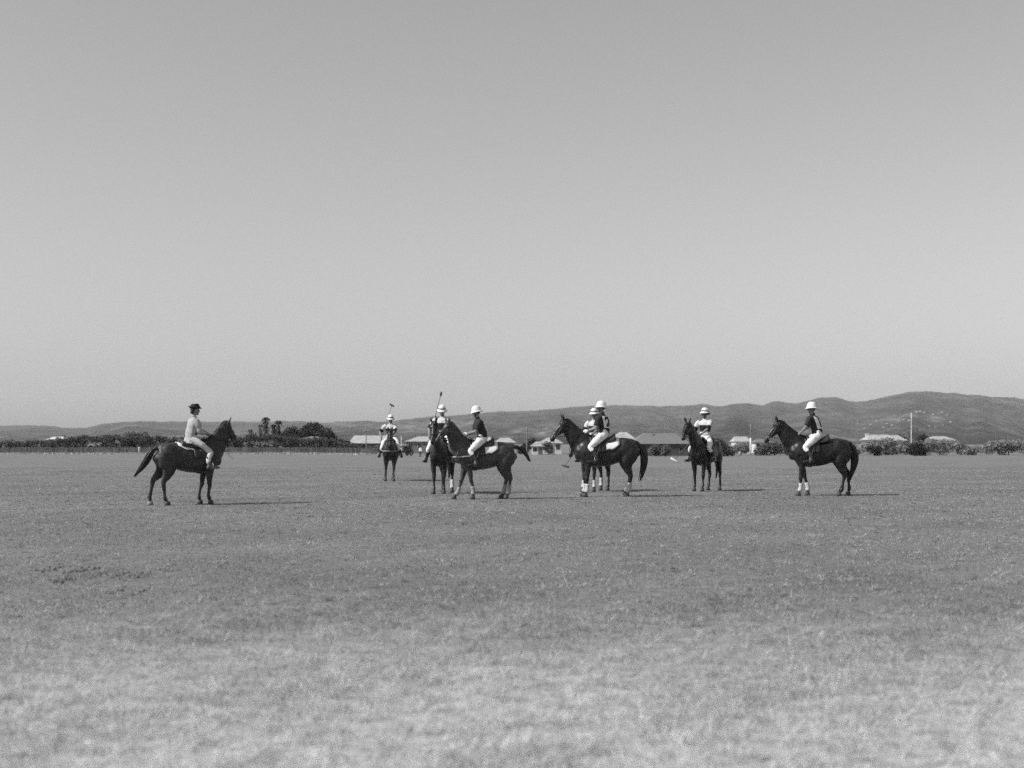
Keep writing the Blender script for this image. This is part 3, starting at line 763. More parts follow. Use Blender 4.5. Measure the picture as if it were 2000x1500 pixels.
FORE = [(.50, .11, 1.24, .12, .07), (.485, .145, 1.04, .155, .092), (.455, .155, .88, .120, .085), (.452, .15, .70, .082, .068), (.455, .145, .55, .060, .054), (.46, .143, .485, .060, .056), (.452, .14, .41, .046, .042), (.445, .14, .29, .037, .034), (.445, .14, .20, .041, .038), (.455, .14, .16, .048, .044), (.478, .14, .10, .040, .038), (.49, .14, .05, .050, .049)]
HIND = [(-.56, .09, 1.31, .19, .12), (-.575, .145, 1.14, .245, .130), (-.560, .16, .98, .230, .118), (-.565, .155, .84, .172, .096), (-.62, .145, .71, .112, .072), (-.69, .14, .605, .077, .054), (-.715, .138, .54, .066, .049), (-.712, .138, .455, .053, .043), (-.70, .138, .33, .041, .036), (-.695, .138, .21, .043, .040), (-.685, .138, .165, .052, .046), (-.66, .138, .105, .042, .040), (-.645, .138, .05, .050, .049)]

def leg_points(rows, side, swing, bend, dy, hind):
    """swing (deg) moves the whole leg forward, bend folds it at knee / hock"""
    A = np.array(rows, float); A[:, 1] *= side
    px, pz = ((-.54, 1.08) if hind else (.47, 1.0)); kx, kz = ((-.72, .55) if hind else (.46, .50))
    a = R(swing); b = R(bend)
    for i in range(len(A)):
        x, z = A[i, 0], A[i, 2]
        if z < kz and bend:
            dx, dz = x - kx, z - kz; x, z = kx + dx * math.cos(b) + dz * math.sin(b), kz - dx * math.sin(b) + dz * math.cos(b)
        if A[i, 2] < pz:
            dx, dz = x - px, z - pz; f = min(1.0, (pz - A[i, 2]) / .25)
            c, s = math.cos(a * f), math.sin(a * f); x, z = px + dx * c - dz * s, pz + dx * s + dz * c
            A[i, 1] += dy * (pz - A[i, 2]) / pz
        A[i, 0], A[i, 2] = x, z
    if not bend or abs(bend) < 25:
        zl = A[-1, 2]; m = A[:, 2] < pz; A[m, 2] = pz - (pz - A[m, 2]) * (pz - .05) / (pz - zl)
    return A

def make_horse(label, X, D, theta, sc, coat, legs, neck=(0, 0), head=(58, 0), tail='hang', bandage=(), cloth='white', tack='leather', strap=None, pale_hoof=(), stirrups=True, group='saddled horses on the field', hands=None, sfx=0.0, cloth_a=76, wrap='bandage'):
    root = empty('horse', (X, D, float(ground_z(X, D))), R(theta), sc); tag(root, label, 'horse', group)
    parts = []
    parts.append(loft([(x, 0, (t + b) / 2, (t - b) / 2, w_) for x, t, b, w_ in SEC], n=24, sub=3, egg=.10))
    # shoulder and haunch muscle
    for s in (-1, 1):
        parts.append(ellipsoid(np.array([.50, s * .13, 1.14]), (.17, .115, .26), M=roty(R(-18))))
        parts.append(ellipsoid(np.array([-.52, s * .13, 1.20]), (.25, .135, .26), M=roty(R(14))))
        parts.append(ellipsoid(np.array([-.66, s * .11, 1.05]), (.145, .10, .24), M=roty(R(-12))))
        parts.append(ellipsoid(np.array([.66, s * .09, 1.06]), (.12, .09, .13)))
    # neck
    npitch, nyaw = neck
    base = np.array([.42, 0, 1.20]); raw = [(.34, 1.14, .36, .185), (.50, 1.25, .345, .165), (.68, 1.41, .275, .128), (.87, 1.63, .205, .096), (1.02, 1.83, .150, .080), (1.07, 1.895, .115, .074)]
    fr = [0, .1, .35, .7, .95, 1.0]; rows = []; refs = []
    for (x, z, ra, rb), f in zip(raw, fr):
        d = np.array([x, 0, z]) - base; d = roty(R(-npitch) * min(1, f * 1.5)) @ d; Mz = rotz(R(nyaw) * f)
        p = base + Mz @ d; rows.append((*p, ra, rb)); refs.append(Mz @ np.array([0, 1.0, 0]))
    parts.append(loft(rows, n=18, sub=4, refs=refs, egg=-.0))
    # head
    hp, hy = head; Mh = rotz(R(nyaw + hy)); d = Mh @ np.array([math.cos(R(hp)), 0, -math.sin(R(hp))]); nn = Mh @ np.array([math.sin(R(hp)), 0, math.cos(R(hp))]); lat = Mh @ np.array([0, 1.0, 0])
    poll = np.array(rows[-1][:3]) + nn * .055 - d * .02
    HS = [(-.07, .05, .045, -.075), (-.01, .098, .082, -.09), (.08, .128, .098, -.105), (.17, .138, .097, -.12), (.27, .110, .078, -.092), (.37, .082, .062, -.066), (.47, .068, .056, -.056), (.545, .070, .058, -.062), (.60, .055, .048, -.066), (.63, .02, .02, -.068)]
    hr = [(*(poll + d * s + nn * o), ra, rb) for s, ra, rb, o in HS]
    parts.append(loft(hr, n=16, sub=4, ref=lat, egg=.12))
    for s in (-1, 1):
        parts.append(ellipsoid(poll + d * .185 - nn * .15 + lat * s * .055, (.085, .04, .085)))       # cheek
        parts.append(ellipsoid(poll + d * .13 - nn * .035 + lat * s * .075, (.04, .03, .03)))          # brow
        up = -d * .62 + nn * .62 + lat * s * .22; up /= np.linalg.norm(up); e0 = poll - d * .0 - nn * .015 + lat * s * .052
        parts.append(loft([(*e0, .03, .03), (*(e0 + up * .05), .026, .04), (*(e0 + up * .11), .02, .034), (*(e0 + up * .165), .009, .012), (*(e0 + up * .18), .004, .004)], n=9, sub=2, ref=lat))
    # legs
    lp = {}
    for key, side, rows_, hind in (('LF', 1, FORE, 0), ('RF', -1, FORE, 0), ('LH', 1, HIND, 1), ('RH', -1, HIND, 1)):
        sw, bd, dy = legs.get(key, (0, 0, 0)); A = leg_points(rows_, side, sw, bd, dy * side, hind); lp[key] = (A, sw, bd)
        parts.append(loft([tuple(r_) for r_ in A], n=14, sub=3))
    # dock of the tail
    parts.append(loft([(-.72, 0, 1.36, .06, .06), (-.82, 0, 1.36, .05, .05), (-.88, 0, 1.30, .035, .035)], n=10, sub=3))
    body = remesh('body', parts, .0165, M[coat], root, 6, fold=.034, tex=MU)
    # hooves, bandages
    for key, (A, sw, bd) in lp.items():
        p = A[-1, :3]; tilt = rotz(0) if abs(bd) < 25 else roty(R(bd - sw) if not key.endswith('H') else R(bd - sw))
        hm_ = M['hoof_pale'] if key in pale_hoof else M['hoof']
        MB().add(xf(lathe([(.056, .045), (.060, .0), (.068, -.052)], 14, 1.12, 1.0), tilt, p + np.array([.006, 0, .0]))).build('hoof', hm_, root, True)
        if key in bandage:
            i0, i1 = (7, 9) if not key.endswith('H') else (8, 10)
            C = catmull(A, 3)[i0 * 3 - 1:i1 * 3 + 3].copy(); C[:, 3:] += .014
            tag(MB().add(loft([tuple(q) for q in C], n=12, sub=1)).build('leg_bandage', M[wrap], root, True))
    # eyes
    for s in (-1, 1):
        MB().add(ellipsoid(poll + d * .145 - nn * .05 + lat * s * .098, (.019, .014, .019), 8, 6)).build('eye', M['eye'], root, True)
    # hogged mane along the crest
    cr = catmull(np.array(rows), 4); Tn = np.gradient(cr[:, :3], axis=0); crest = []
    rf_ = catmull(np.array(refs), 4)
    for i in range(5, len(cr) - 1):
        t_ = Tn[i] / np.linalg.norm(Tn[i]); b_ = rf_[i]; n_ = np.cross(t_, b_); crest.append(cr[i, :3] + n_ * (cr[i, 3] - .012))
    MB().add(loft([(*p, .022, .016) for p in crest], n=8, sub=1)).build('mane', M['tailhair'], root, True)
    # tail
    rs = random.Random(hash(label) % 1000 if False else int(X * 37) % 1000); tb = MB()
    if tail == 'hang': path = [(-.80, 0, 1.36), (-.93, 0, 1.26), (-.99, 0, 1.02), (-.97, .01, .74), (-.90, .02, .46)]; rad = [.035, .06, .085, .075, .02]
    elif tail == 'clamp': path = [(-.80, 0, 1.36), (-.90, 0, 1.24), (-.94, 0, .98), (-.90, 0, .70), (-.80, .0, .42)]; rad = [.035, .065, .09, .07, .02]
    elif tail == 'swish': path = [(-.78, 0, 1.37), (-.90, .03, 1.29), (-1.00, .10, 1.08), (-1.11, .19, .87), (-1.22, .28, .71)]; rad = [.04, .07, .085, .06, .012]
    elif tail == 'flick': path = [(-.78, 0, 1.37), (-.90, 0, 1.36), (-1.04, .0, 1.27), (-1.16, .0, 1.12), (-1.22, .0, 1.00)]; rad = [.04, .05, .05, .035, .02]
    path = np.array(path); rad = np.array(rad)
    tb.add(loft([(*p, r_ * .8, r_ * .62) for p, r_ in zip(path, rad)], n=10, sub=4))
    for k in range(26):
        a = rs.uniform(0, 6.28); q = rs.uniform(.35, 1.0); pts = []
        for p, r_ in zip(path, rad):
            pts.append(p + np.array([math.cos(a) * r_ * q + rs.uniform(-.006, .006), math.sin(a) * r_ * q * .75, 0]))
        pts[-1] = pts[-1] + (path[-1] - path[-2]) * rs.uniform(-.15, .28) + np.array([rs.uniform(-.03, .03), rs.uniform(-.02, .02), 0])
        tb.add(loft([(*p, w_, w_) for p, w_ in zip(pts, (.012, .02, .024, .019, .003))], n=5, sub=3))
    tb.build('tail', M['tailhair'], root, True)
    # saddle cloth, saddle, girth
    if cloth:
        xs_ = np.linspace(-.33, .40, 12)
        MB().add(drape(xs_, lambda x: [R(q) for q in np.linspace(-1, 1, 25) * (cloth_a - 14 * (x < -.2) * ((-x - .2) / .13) ** 2 + 2.5 * math.sin(x * 31))], .016, .012)).build('saddle_cloth', M[cloth], root, True)
    xs_ = np.linspace(-.24, .34, 13)
    def seat_lift(x, a): return max(0, (.0 + .075 * max(0, (-x - .02) / .22) ** 2 + .06 * max(0, (x - .14) / .2) ** 2)) * math.cos(min(1.5, abs(a) * 1.6)) if abs(a) < .9 else 0
    sd = MB(); sd.add(drape(xs_, lambda x: [R(q) for q in np.linspace(-42, 42, 17)], .026, .045, seat_lift))
    saddle = sd.build('saddle', M[tack], root, True)
    for s in (-1, 1):
        fl = drape(np.linspace(.02, .40, 8), lambda x: [s * R(q) for q in np.linspace(26, 84, 12)], .026, .014)
        MB().add(fl).build('flap', M[tack], saddle, True)
        if stirrups:
            foot = np.array([.30 + sfx, s * .41, .885]); top = body_pt(.16, s * R(55), .06)
            st = MB(); st.add(tube([top, (top + foot) / 2 + np.array([0, s * .035, .05]), foot + np.array([0, 0, .13])], .011, 6, 3)); st.build('stirrup_leather', M[tack], saddle, True)
            ir = MB(); c = foot + np.array([.03, 0, .045]); pts = [c + np.array([0, .065 * math.cos(q), .075 * math.sin(q)]) for q in np.linspace(R(-60), R(240), 11)]
            ir.add(tube(pts, .008, 6, 1, ref=(1, 0, 0))); ir.add(tube([pts[0], pts[-1]], .012, 6, 1, ref=(1, 0, 0))); ir.build('stirrup_iron', M['steel'], saddle, True)
    gv = [body_pt(.24, R(q), .003) for q in np.linspace(60, 300, 25)]
    MB().add(loft([(*p, .010, .045) for p in gv], n=8, sub=1, ref=(1, 0, 0))).build('girth', M['leather'], root, True)
    # bridle
    br = MB()
    def hring(s, o=0.006):
        ss = [q[0] for q in HS]; ra = np.interp(s, ss, [q[1] for q in HS]) + o; rb = np.interp(s, ss, [q[2] for q in HS]) + o; of = np.interp(s, ss, [q[3] for q in HS])
        return lambda a: poll + d * s + nn * (of + ra * math.cos(a)) + lat * rb * math.sin(a) * (1 - .12 * math.cos(a))
    rg = hring(.36, .010); br.add(loft([(*rg(a), .007, .014) for a in np.linspace(0, 6.283, 19)], n=6, sub=1, ref=tuple(d)))
    rg = hring(.055, .012); br.add(loft([(*rg(a), .007, .013) for a in np.linspace(R(-105), R(105), 15)], n=6, sub=1, ref=tuple(d)))
    bits = []
    for s in (-1, 1):
        r1, r2, r3 = hring(.0, .012), hring(.25, .012), hring(.47, .012); br.add(tube([r1(s * R(70)), r2(s * R(84)), r3(s * R(105))], .010, 6, 3)); bits.append(r3(s * R(105)))
        rt = hring(.10, .012); br.add(tube([r1(s * R(78)), rt(s * R(120)), rt(s * R(178))], .008, 6, 2))
    br.build('bridle', M[tack], root, True)
    bt = MB()
    for b_ in bits: bt.add(loft([(*(b_ + d * .03 * math.cos(q) - nn * .03 * math.sin(q)), .005, .005) for q in np.linspace(0, 6.283, 13)], n=5, sub=1, ref=tuple(lat)))
    bt.add(tube(bits, .007, 6, 1, ref=tuple(d))); bt.build('bit', M['steel'], root, True)
    # reins to the hands
    if hands is not None:
        rn = MB()
        for b_, h_ in zip((bits[1], bits[0]), hands):     # left, right
            h_ = np.array(h_, float); b2 = np.array(b_); mid = (b2 * .5 + h_ * .5) + np.array([0, 0, -.05]); sgn = 1 if lat.dot(b2 - poll) > 0 else -1
            mid = mid + lat * sgn * .06
            rn.add(tube([b2, mid, h_], .0085, 6, 5))
        rn.build('reins', M[tack], root, True)
    # breast strap
    if strap:
        pts = []; z0 = 1.10
        for s, xr in ((1, np.linspace(.24, .775, 12)), (-1, np.linspace(.775, .24, 12))):
            for x in xr:
                t, b, w_ = sec(x); q = max(0.0, 1 - ((z0 + .06 * (.77 - x) - (t + b) / 2) / ((t - b) / 2)) ** 2); y = w_ * math.sqrt(q) + .022 + .05 * max(0, (.62 - abs(x - .55)) / .62) * (1 if .36 < x < .74 else .3)
                pts.append(np.array([x + (.03 if x > .7 else 0), s * y, z0 + .06 * (.77 - x)]))
        MB().add(loft([(*p, .006, .019) for p in pts], n=6, sub=1, ref=(0, 0, 1))).build('breast_strap', M[strap], root, True)
    return root

# ------------------------------------------------------------------ riders
def ik(s, h, l1, l2, pole):
    s, h, pole = (np.asarray(q, float) for q in (s, h, pole)); v = h - s; L = np.linalg.norm(v)
    if L > (l1 + l2) * .985: h = s + v / L * (l1 + l2) * .985; v = h - s; L = np.linalg.norm(v)
    a = (l1 * l1 - l2 * l2 + L * L) / (2 * L); q = math.sqrt(max(1e-6, l1 * l1 - a * a)); u = v / L
    p = pole - pole.dot(u) * u; p /= np.linalg.norm(p) + 1e-9
    return s + u * a + p * q, h

def hand_parts(e, h, side, inward):
    """palm with four curled fingers and a thumb; e elbow, h wrist"""
    f = h - e; f /= np.linalg.norm(f); inw = np.asarray(inward, float); inw = inw - inw.dot(f) * f; inw /= np.linalg.norm(inw); up = np.cross(f, inw) 
    if up[2] < 0: up = -up
    o = [loft([(*(h - f * .01), .026, .020), (*(h + f * .035), .040, .020), (*(h + f * .075), .043, .020), (*(h + f * .088), .034, .014)], n=10, sub=2, ref=tuple(inw))]
    for k, (oz, L) in enumerate(((.030, .040), (.010, .045), (-.011, .042), (-.031, .033))):
        p0 = h + f * .078 + up * oz; p1 = p0 + f * L * .8 + inw * .008; p2 = p1 + inw * L * .75 + f * .002; p3 = p2 - f * L * .6 + inw * .004
        o.append(loft([(*p0, .0095, .0095), (*p1, .0092, .0092), (*p2, .0086, .0086), (*p3, .0075, .0075)], n=7, sub=2, ref=tuple(up)))
    t0 = h + f * .028 + up * .030 + inw * .008; t1 = t0 + up * .020 + f * .028 + inw * .018; t2 = t1 + f * .022 + inw * .020 - up * .006
    o.append(loft([(*t0, .013, .013), (*t1, .011, .011), (*t2, .008, .008)], n=7, sub=2, ref=tuple(inw)))
    return o, h + f * .085 + inw * .025

def helmet_parts(kind, parent, Mh, hc, off):
    T = lambda vf: xf(xf(vf, Mh), None, hc - off)
    if kind == 'felt':
        b = MB(); pr = [(.078, -.02), (.138, .000), (.148, .010), (.140, .017), (.103, .012), (.099, .03), (.093, .080), (.070, .108), (.03, .104)]
        v, f = lathe(pr, 26, 1.10, .98); v = [(x, y, z + (.035 * ((-x) / .13) ** 2 if x < 0 else -.018 * (x / .13) ** 2) * (1 if math.hypot(x, y) > .112 else 0) + .02 * abs(y / .15) ** 2 * (math.hypot(x, y) > .112)) for x, y, z in v]
        hat = b.add(T(xf((v, f), None, (0, 0, .052)))).build('hat', M['felt'], parent, True)
        MB().add(T(xf(lathe([(.108, .0), (.106, .03)], 22, 1.10, .98), None, (0, 0, .070)))).build('hat_band', M['blackband'], hat, True)
        return hat
    pr = [(.080, -.010), (.122, -.028), (.143, -.042), (.146, -.035), (.124, -.014), (.103, .006), (.099, .040), (.087, .078), (.066, .106), (.038, .121), (.010, .125)]
    v, f = lathe(pr, 28, 1.16, 1.0)
    v = [(x * (1.06 if x < 0 else 1.0), y, z - (.022 if math.hypot(x, y) > .118 else 0) * (abs(x) / .16)) for x, y, z in v]
    hat = MB().add(T(xf((v, f), None, (-.008, 0, .052)))).build('helmet', M['pith'], parent, True)
    MB().add(T(xf(lathe([(.1060, .004), (.1070, .017), (.1035, .032)], 28, 1.16, 1.0), None, (-.008, 0, .052)))).build('helmet_band', M['pith'] if kind == 'plain' else M['blackband'], hat, True)
    if kind == 'banded':
        bm_ = [(.1475, -.036), (.150, -.043), (.1465, -.049)]
        v, f = lathe(bm_, 28, 1.16, 1.0); v = [(x * (1.06 if x < 0 else 1.0), y, z - .022 * (abs(x) / .16)) for x, y, z in v]
        MB().add(T(xf((v, f), None, (-.008, 0, .052)))).build('brim_edge', M['blackband'], hat, True)
    else:
        MB().add(T(xf(lathe([(.082, -.014), (.122, -.032), (.140, -.046), (.122, -.040), (.082, -.022)], 28, 1.14, .99), None, (-.008, 0, .052)))).build('brim_lining', M['felt'], hat, True)
    MB().add(T(loft([(.03, .079, .02, .003, .009), (.045, .072, -.05, .003, .009), (.055, .03, -.118, .003, .009), (.055, -.03, -.118, .003, .009), (.045, -.072, -.05, .003, .009), (.03, -.079, .02, .003, .009)], n=5, sub=3, ref=(1, 0, 0)))).build('chin_strap', M['leather'], hat, True)
    return hat

def make_person_head(Mh, hc):
    """skull, jaw, nose, ears, brow as shapes to be fused into the body"""
    T = lambda vf: xf(xf(vf, Mh), None, hc); o = []
    o.append(T(ellipsoid(np.array([-.012, 0, .028]), (.098, .077, .092), 16, 10)))
    o.append(T(ellipsoid(np.array([.022, 0, -.035]), (.070, .060, .082), 14, 9)))
    o.append(T(ellipsoid(np.array([.055, 0, -.090]), (.034, .036, .026), 10, 7)))       # chin
    o.append(T(loft([(.080, 0, .030, .008, .010), (.098, 0, .002, .012, .013), (.106, 0, -.018, .014, .017), (.092, 0, -.030, .010, .015)], n=8, sub=2)))   # nose
    o.append(T(ellipsoid(np.array([.082, 0, .036]), (.016, .050, .011), 10, 6)))         # brow
    o.append(T(ellipsoid(np.array([.086, 0, -.055]), (.012, .025, .010), 10, 6)))        # lips
    for s in (-1, 1): o.append(T(ellipsoid(np.array([-.008, s * .077, .0]), (.020, .010, .032), 8, 6)))
    return o

def make_rider(label, hroot, lean=6, twist=0, hy=0, hp=0, rh=(.46, -.07, 1.66), lh=(.50, .06, 1.66), shirt='dark', hat='plain', gloves=(), number=None, woman=False, boots='leather', group='mounted riders', pelvis=(.04, 0, 1.575), pole_r=(-.6, -.5, -.8), pole_l=(-.6, .5, -.8), tall=1.0, tilt=0):
    off = np.array([.05, 0, .84]); hM = hroot.matrix_basis
    root = empty('person', hM @ Vector(off), hroot.rotation_euler.z, hroot.scale.x); tag(root, label, 'person', group)
    P = np.array(pelvis, float); u = np.array([math.sin(R(lean)), 0, math.cos(R(lean))]); up = lambda k: P + u * k * tall
    tw = rotz(R(twist)); lat = tw @ np.array([0, 1.0, 0])
    S = up(.465); sw = .160 if woman else .200
    shl, shr = S + lat * sw, S - lat * sw
    el_l, wl = ik(shl, lh, .285, .245, pole_l); el_r, wr = ik(shr, rh, .285, .245, pole_r)
    neck = up(.56); Mh = rotz(R(hy)) @ roty(R(hp)); hc = neck + np.array([.028, 0, .145]) 
    # --- body (skin), one continuous mesh
    B = make_person_head(Mh, hc)
    B.append(loft([(*up(.44), .06, .075), (*up(.52), .052, .056), (*(neck + np.array([.0, 0, .02])), .050, .050), (*(hc + np.array([-.012, 0, -.05])), .050, .050)], n=12, sub=2))
    B.append(loft([(*(P - u * .07), .09, .12), (*up(.05), .10, .14), (*up(.2), .088, .125), (*up(.36), .102, .145), (*up(.46), .08, .15), (*up(.51), .045, .08)], n=16, sub=2))
    gl = {}
    for s, sh, el, wr_ in ((1, shl, el_l, wl), (-1, shr, el_r, wr)):
        k = .85 if woman else 1.0
        B.append(loft([(*(sh - lat * s * .03), .055 * k, .055 * k), (*(sh * .6 + el * .4), .048 * k, .048 * k), (*el, .040 * k, .040 * k), (*(el * .65 + wr_ * .35), .041 * k, .038 * k), (*wr_, .027 * k, .025 * k)], n=12, sub=3, ref=(.1, .2, 1) if abs((wr_ - sh)[2]) < .3 else (1, 0, 0)))
        hpz, grip = hand_parts(el, wr_, s, (0.15, -s * 1.0, -.25)); B += hpz; gl[s] = (hpz, grip)
    legs = []
    for s in (-1, 1):
        hip = P + np.array([.02, s * .095, -.02]); fx = .09 if woman else 0.0; knee = np.array([.42, s * .30, 1.245]); ank = np.array([.255 + fx, s * .405, .945]); toe = np.array([.46 + fx, s * .43, .905]); heel = np.array([.21 + fx, s * .405, .905])
        mid = (hip + knee) / 2 + np.array([0, s * .02, .025]); legs.append((s, hip, mid, knee, ank, toe, heel))
        B.append(loft([(*hip, .085, .085), (*mid, .072, .072), (*knee, .052, .052), (*(knee * .65 + ank * .35 + np.array([-.025, 0, 0])), .05, .05), (*ank, .034, .034)], n=12, sub=3, ref=(0, 1, 0)))
        B.append(loft([(*heel, .028, .028), (*((heel + toe) / 2), .034, .034), (*toe, .018, .03)], n=10, sub=2, ref=(0, 1, 0)))
    remesh('body', B, .0085, M['skin'], root, 2, off=off)
    # eyes, hair
    for s in (-1, 1):
        MB().add(ellipsoid(hc - off + Mh @ np.array([.080, s * .031, .014]), (.010, .013, .008), 8, 6)).build('eye', M['eye'], root, True)
    hb_ = [xf(xf(ellipsoid(np.array([-.028, 0, .036]), (.094, .082, .092), 16, 10), Mh), None, hc - off)]
    if woman: hb_ += [xf(xf(ellipsoid(np.array([-.075, 0, -.035]), (.045, .066, .055), 12, 8), Mh), None, hc - off)]
    else: hb_ += [xf(xf(ellipsoid(np.array([-.062, 0, -.02]), (.036, .064, .05), 12, 8), Mh), None, hc - off)]
    hm_ = MB()
    for q in hb_: hm_.add(q)
    hm_.build('hair', M['hair'], root, True)
    helmet_parts(hat, root, Mh @ roty(R(tilt)), hc, off)
    # --- shirt or jacket
    k = 1.0
    Sh = [loft([(*up(-.03 if woman else .03), .135 * k, .180 * k), (*(up(.12) + np.array([-.02, 0, 0])), .134 * k, .164 * k), (*(up(.24) + np.array([-.01, 0, 0])), .130 * k, .163 * k), (*up(.36), .136 * k, .192 * k), (*up(.45), .112 * k, .200 * k), (*up(.505), .072, .105), (*up(.545), .058, .060)], n=20, sub=3, ref=tuple(lat))]
    if woman: Sh.append(loft([(*(P + np.array([-.03, 0, -.13])), .185, .215), (*(P + np.array([-.01, 0, -.03])), .145, .185), (*up(.08), .115, .155)], n=18, sub=3))
    arms = []
    for s, sh, el, wr_ in ((1, shl, el_l, wl), (-1, shr, el_r, wr)):
        q = 1.0 if woman else (.80 if shirt == 'dark' else .98); end = sh * (1 - q) + el * q; rf = (.1, .2, 1) if abs((wr_ - sh)[2]) < .3 else (1, 0, 0)
        rows = [(*(sh - lat * s * .05), .082 * k, .082 * k), (*(sh + (end - sh) * .3), .080 * k, .080 * k), (*(sh + (end - sh) * .7), .076 * k, .074 * k), (*end, .080 * k, .076 * k)]
        if woman: rows += [(*(el * .5 + wr_ * .5), .052, .052), (*(el * .08 + wr_ * .92), .042, .042)]
        Sh.append(loft(rows, n=14, sub=3, ref=rf)); arms.append((sh, el))
    so = remesh('jacket' if woman else 'shirt', Sh, .0115, None, root, 3, fold=.034 if woman else .028, off=off)
    if shirt == 'striped':
        me = so.data; me.materials.append(M['jersey']); me.materials.append(M['blackband'])
        n = len(me.polygons); c = np.zeros(n * 3); me.polygons.foreach_get('center', c); c = c.reshape(-1, 3) + off
        idx = np.zeros(n, np.int32); t = (c - P) @ u / tall; idx[(t > .165) & (t < .365)] = 1; idx[t < .075] = 1
        for sh, el in arms:
            v = el - sh; L = np.linalg.norm(v); q = ((c - sh) @ v) / L; dist = np.linalg.norm(c - sh - np.outer(q, v / L), axis=1)
            on = (dist < .098) & (np.abs((c - S) @ lat) > .155) & (q > -.03); idx[on] = ((q[on] > .17)).astype(np.int32)
        me.polygons.foreach_set('material_index', idx)
    elif shirt == 'jacket':
        so.data.materials.append(M['jacket'])
        MB().add([ (np.array(p) - off) for p in loft([(*(up(.12) + np.array([.121 * math.cos(a), .163 * math.sin(a), 0])), .022, .006) for a in np.linspace(0, 6.283, 25)], n=6, sub=1, ref=(0, 0, 1))[0]] and xf(loft([(*(up(.12) + np.array([.116 * math.cos(a), .152 * math.sin(a), 0])), .007, .02) for a in np.linspace(0, 6.283, 25)], n=6, sub=1, ref=(0, 0, 1)), None, -off)).build('belt', M['leather'], so, True)
    else: so.data.materials.append(M['darkcloth'])
    # shirt collar
    cp = [up(.555) + tw @ np.array([.060 * math.cos(a), .062 * math.sin(a), -.012 * math.cos(a)]) for a in np.linspace(R(25), R(335), 17)]
    MB().add(xf(loft([(*p, .006, .022) for p in cp], n=6, sub=1, ref=(0, 0, 1)), None, -off)).build('collar', M['jersey'] if shirt == 'striped' else (M['jacket'] if woman else M['darkcloth']), so, True)
    if number:
        # white cloth panel on the back with a dark numeral
        bk = tw @ np.array([-1.0, 0, 0]); pn = MB(); nu, nv = 9, 9; V_ = []; Fc = []
        for layer in (0, 1):
            for i in range(nv):
                for j in range(nu):
                    a = R(180) + (j / (nu - 1) - .5) * 1.75; h_ = .17 + .31 * i / (nv - 1)
                    rr = np.interp(h_, [.12, .24, .36, .45, .505], [.150, .140, .134, .110, .078]) + .013 + .006 * layer; rl = np.interp(h_, [.12, .24, .36, .45, .505], [.158, .16, .182, .186, .12]) + .016
                    V_.append(up(h_) + tw @ np.array([rr * math.cos(a), rl * math.sin(a), 0]))
        for i in range(nv - 1):
            for j in range(nu - 1):
                q = (i * nu + j, i * nu + j + 1, (i + 1) * nu + j + 1, (i + 1) * nu + j); Fc.append(q); Fc.append(tuple(nu * nv + x for x in q[::-1]))
        pno = pn.add(xf((V_, Fc), None, -off)).build('number_panel', M['white'], so, True)
        tc = bpy.data.curves.new('numeral', 'FONT'); tc.body = number; tc.size = .36; tc.extrude = .004; tc.align_x = 'CENTER'; tc.align_y = 'CENTER'; tc.offset = .012
        to = bpy.data.objects.new('numeral', tc); COL.objects.link(to); dg = bpy.context.evaluated_depsgraph_get(); dg.update()
        nm = bpy.data.meshes.new_from_object(to.evaluated_get(dg)); bpy.data.objects.remove(to)
        bm = bmesh.new(); bm.from_mesh(nm); bmesh.ops.subdivide_edges(bm, edges=bm.edges, cuts=2); bm.to_mesh(nm); bm.free()
        for v in nm.vertices:   # wrap round the back: reader looks along the rider's forward direction
            a = R(180) + (v.co.x / .17) ; h_ = .325 + v.co.y * .95
            rr = np.interp(h_, [.12, .24, .36, .45, .505], [.150, .140, .134, .110, .078]) + .023 + v.co.z; rl = np.interp(h_, [.12, .24, .36, .45, .505], [.158, .16, .182, .186, .12]) + .026 + v.co.z
            v.co = Vector(up(h_) + tw @ np.array([rr * math.cos(a), rl * math.sin(a), 0]) - off)
        nm.materials.clear(); add_obj('numeral', nm, M['blackband'], pno, False)
    # --- breeches
    Br = [loft([(*(P - u * .10), .105, .13), (*(P - u * .03), .130, .175), (*up(.08), .120, .168), (*up(.15), .108, .150)], n=18, sub=3)]
    for s, hip, mid, knee, ank, toe, heel in legs:
        kb = knee * .72 + ank * .28 + np.array([-.02, 0, 0]); fl = .8 if woman else 1.0
        Br.append(loft([(*(hip + np.array([-.02, 0, 0])), .108, .100), (*(mid + np.array([-.02, s * .01, .01])), .102 * fl, .090), (*(mid * .35 + knee * .65), .086 * fl, .076), (*knee, .068, .062), (*kb, .060, .058)], n=14, sub=3, ref=(0, 1, 0)))
        if woman: Br.append(loft([(*kb, .06, .058), (*(ank * .6 + knee * .4 + np.array([-.03, 0, 0])), .056, .055), (*(ank + np.array([0, 0, .03])), .044, .044)], n=12, sub=3, ref=(0, 1, 0)))
    remesh('breeches', Br, .0115, M['cream'] if woman else M['white'], root, 3, fold=.024, off=off)
    # --- boots
    for s, hip, mid, knee, ank, toe, heel in legs:
        kb = knee * .78 + ank * .22; bo = []
        if woman: bo.append(loft([(*(ank + np.array([-.005, 0, .085])), .046, .046), (*ank, .042, .042), (*(heel + np.array([.02, 0, -.01])), .04, .038)], n=12, sub=3, ref=(0, 1, 0)))
        else: bo.append(loft([(*(kb + np.array([-.015, 0, 0])), .066, .063), (*(knee * .6 + ank * .4 + np.array([-.03, 0, 0])), .064, .060), (*(knee * .25 + ank * .75 + np.array([-.012, 0, 0])), .050, .048), (*ank, .042, .042), (*(heel + np.array([.02, 0, -.01])), .042, .040)], n=12, sub=3, ref=(0, 1, 0)))
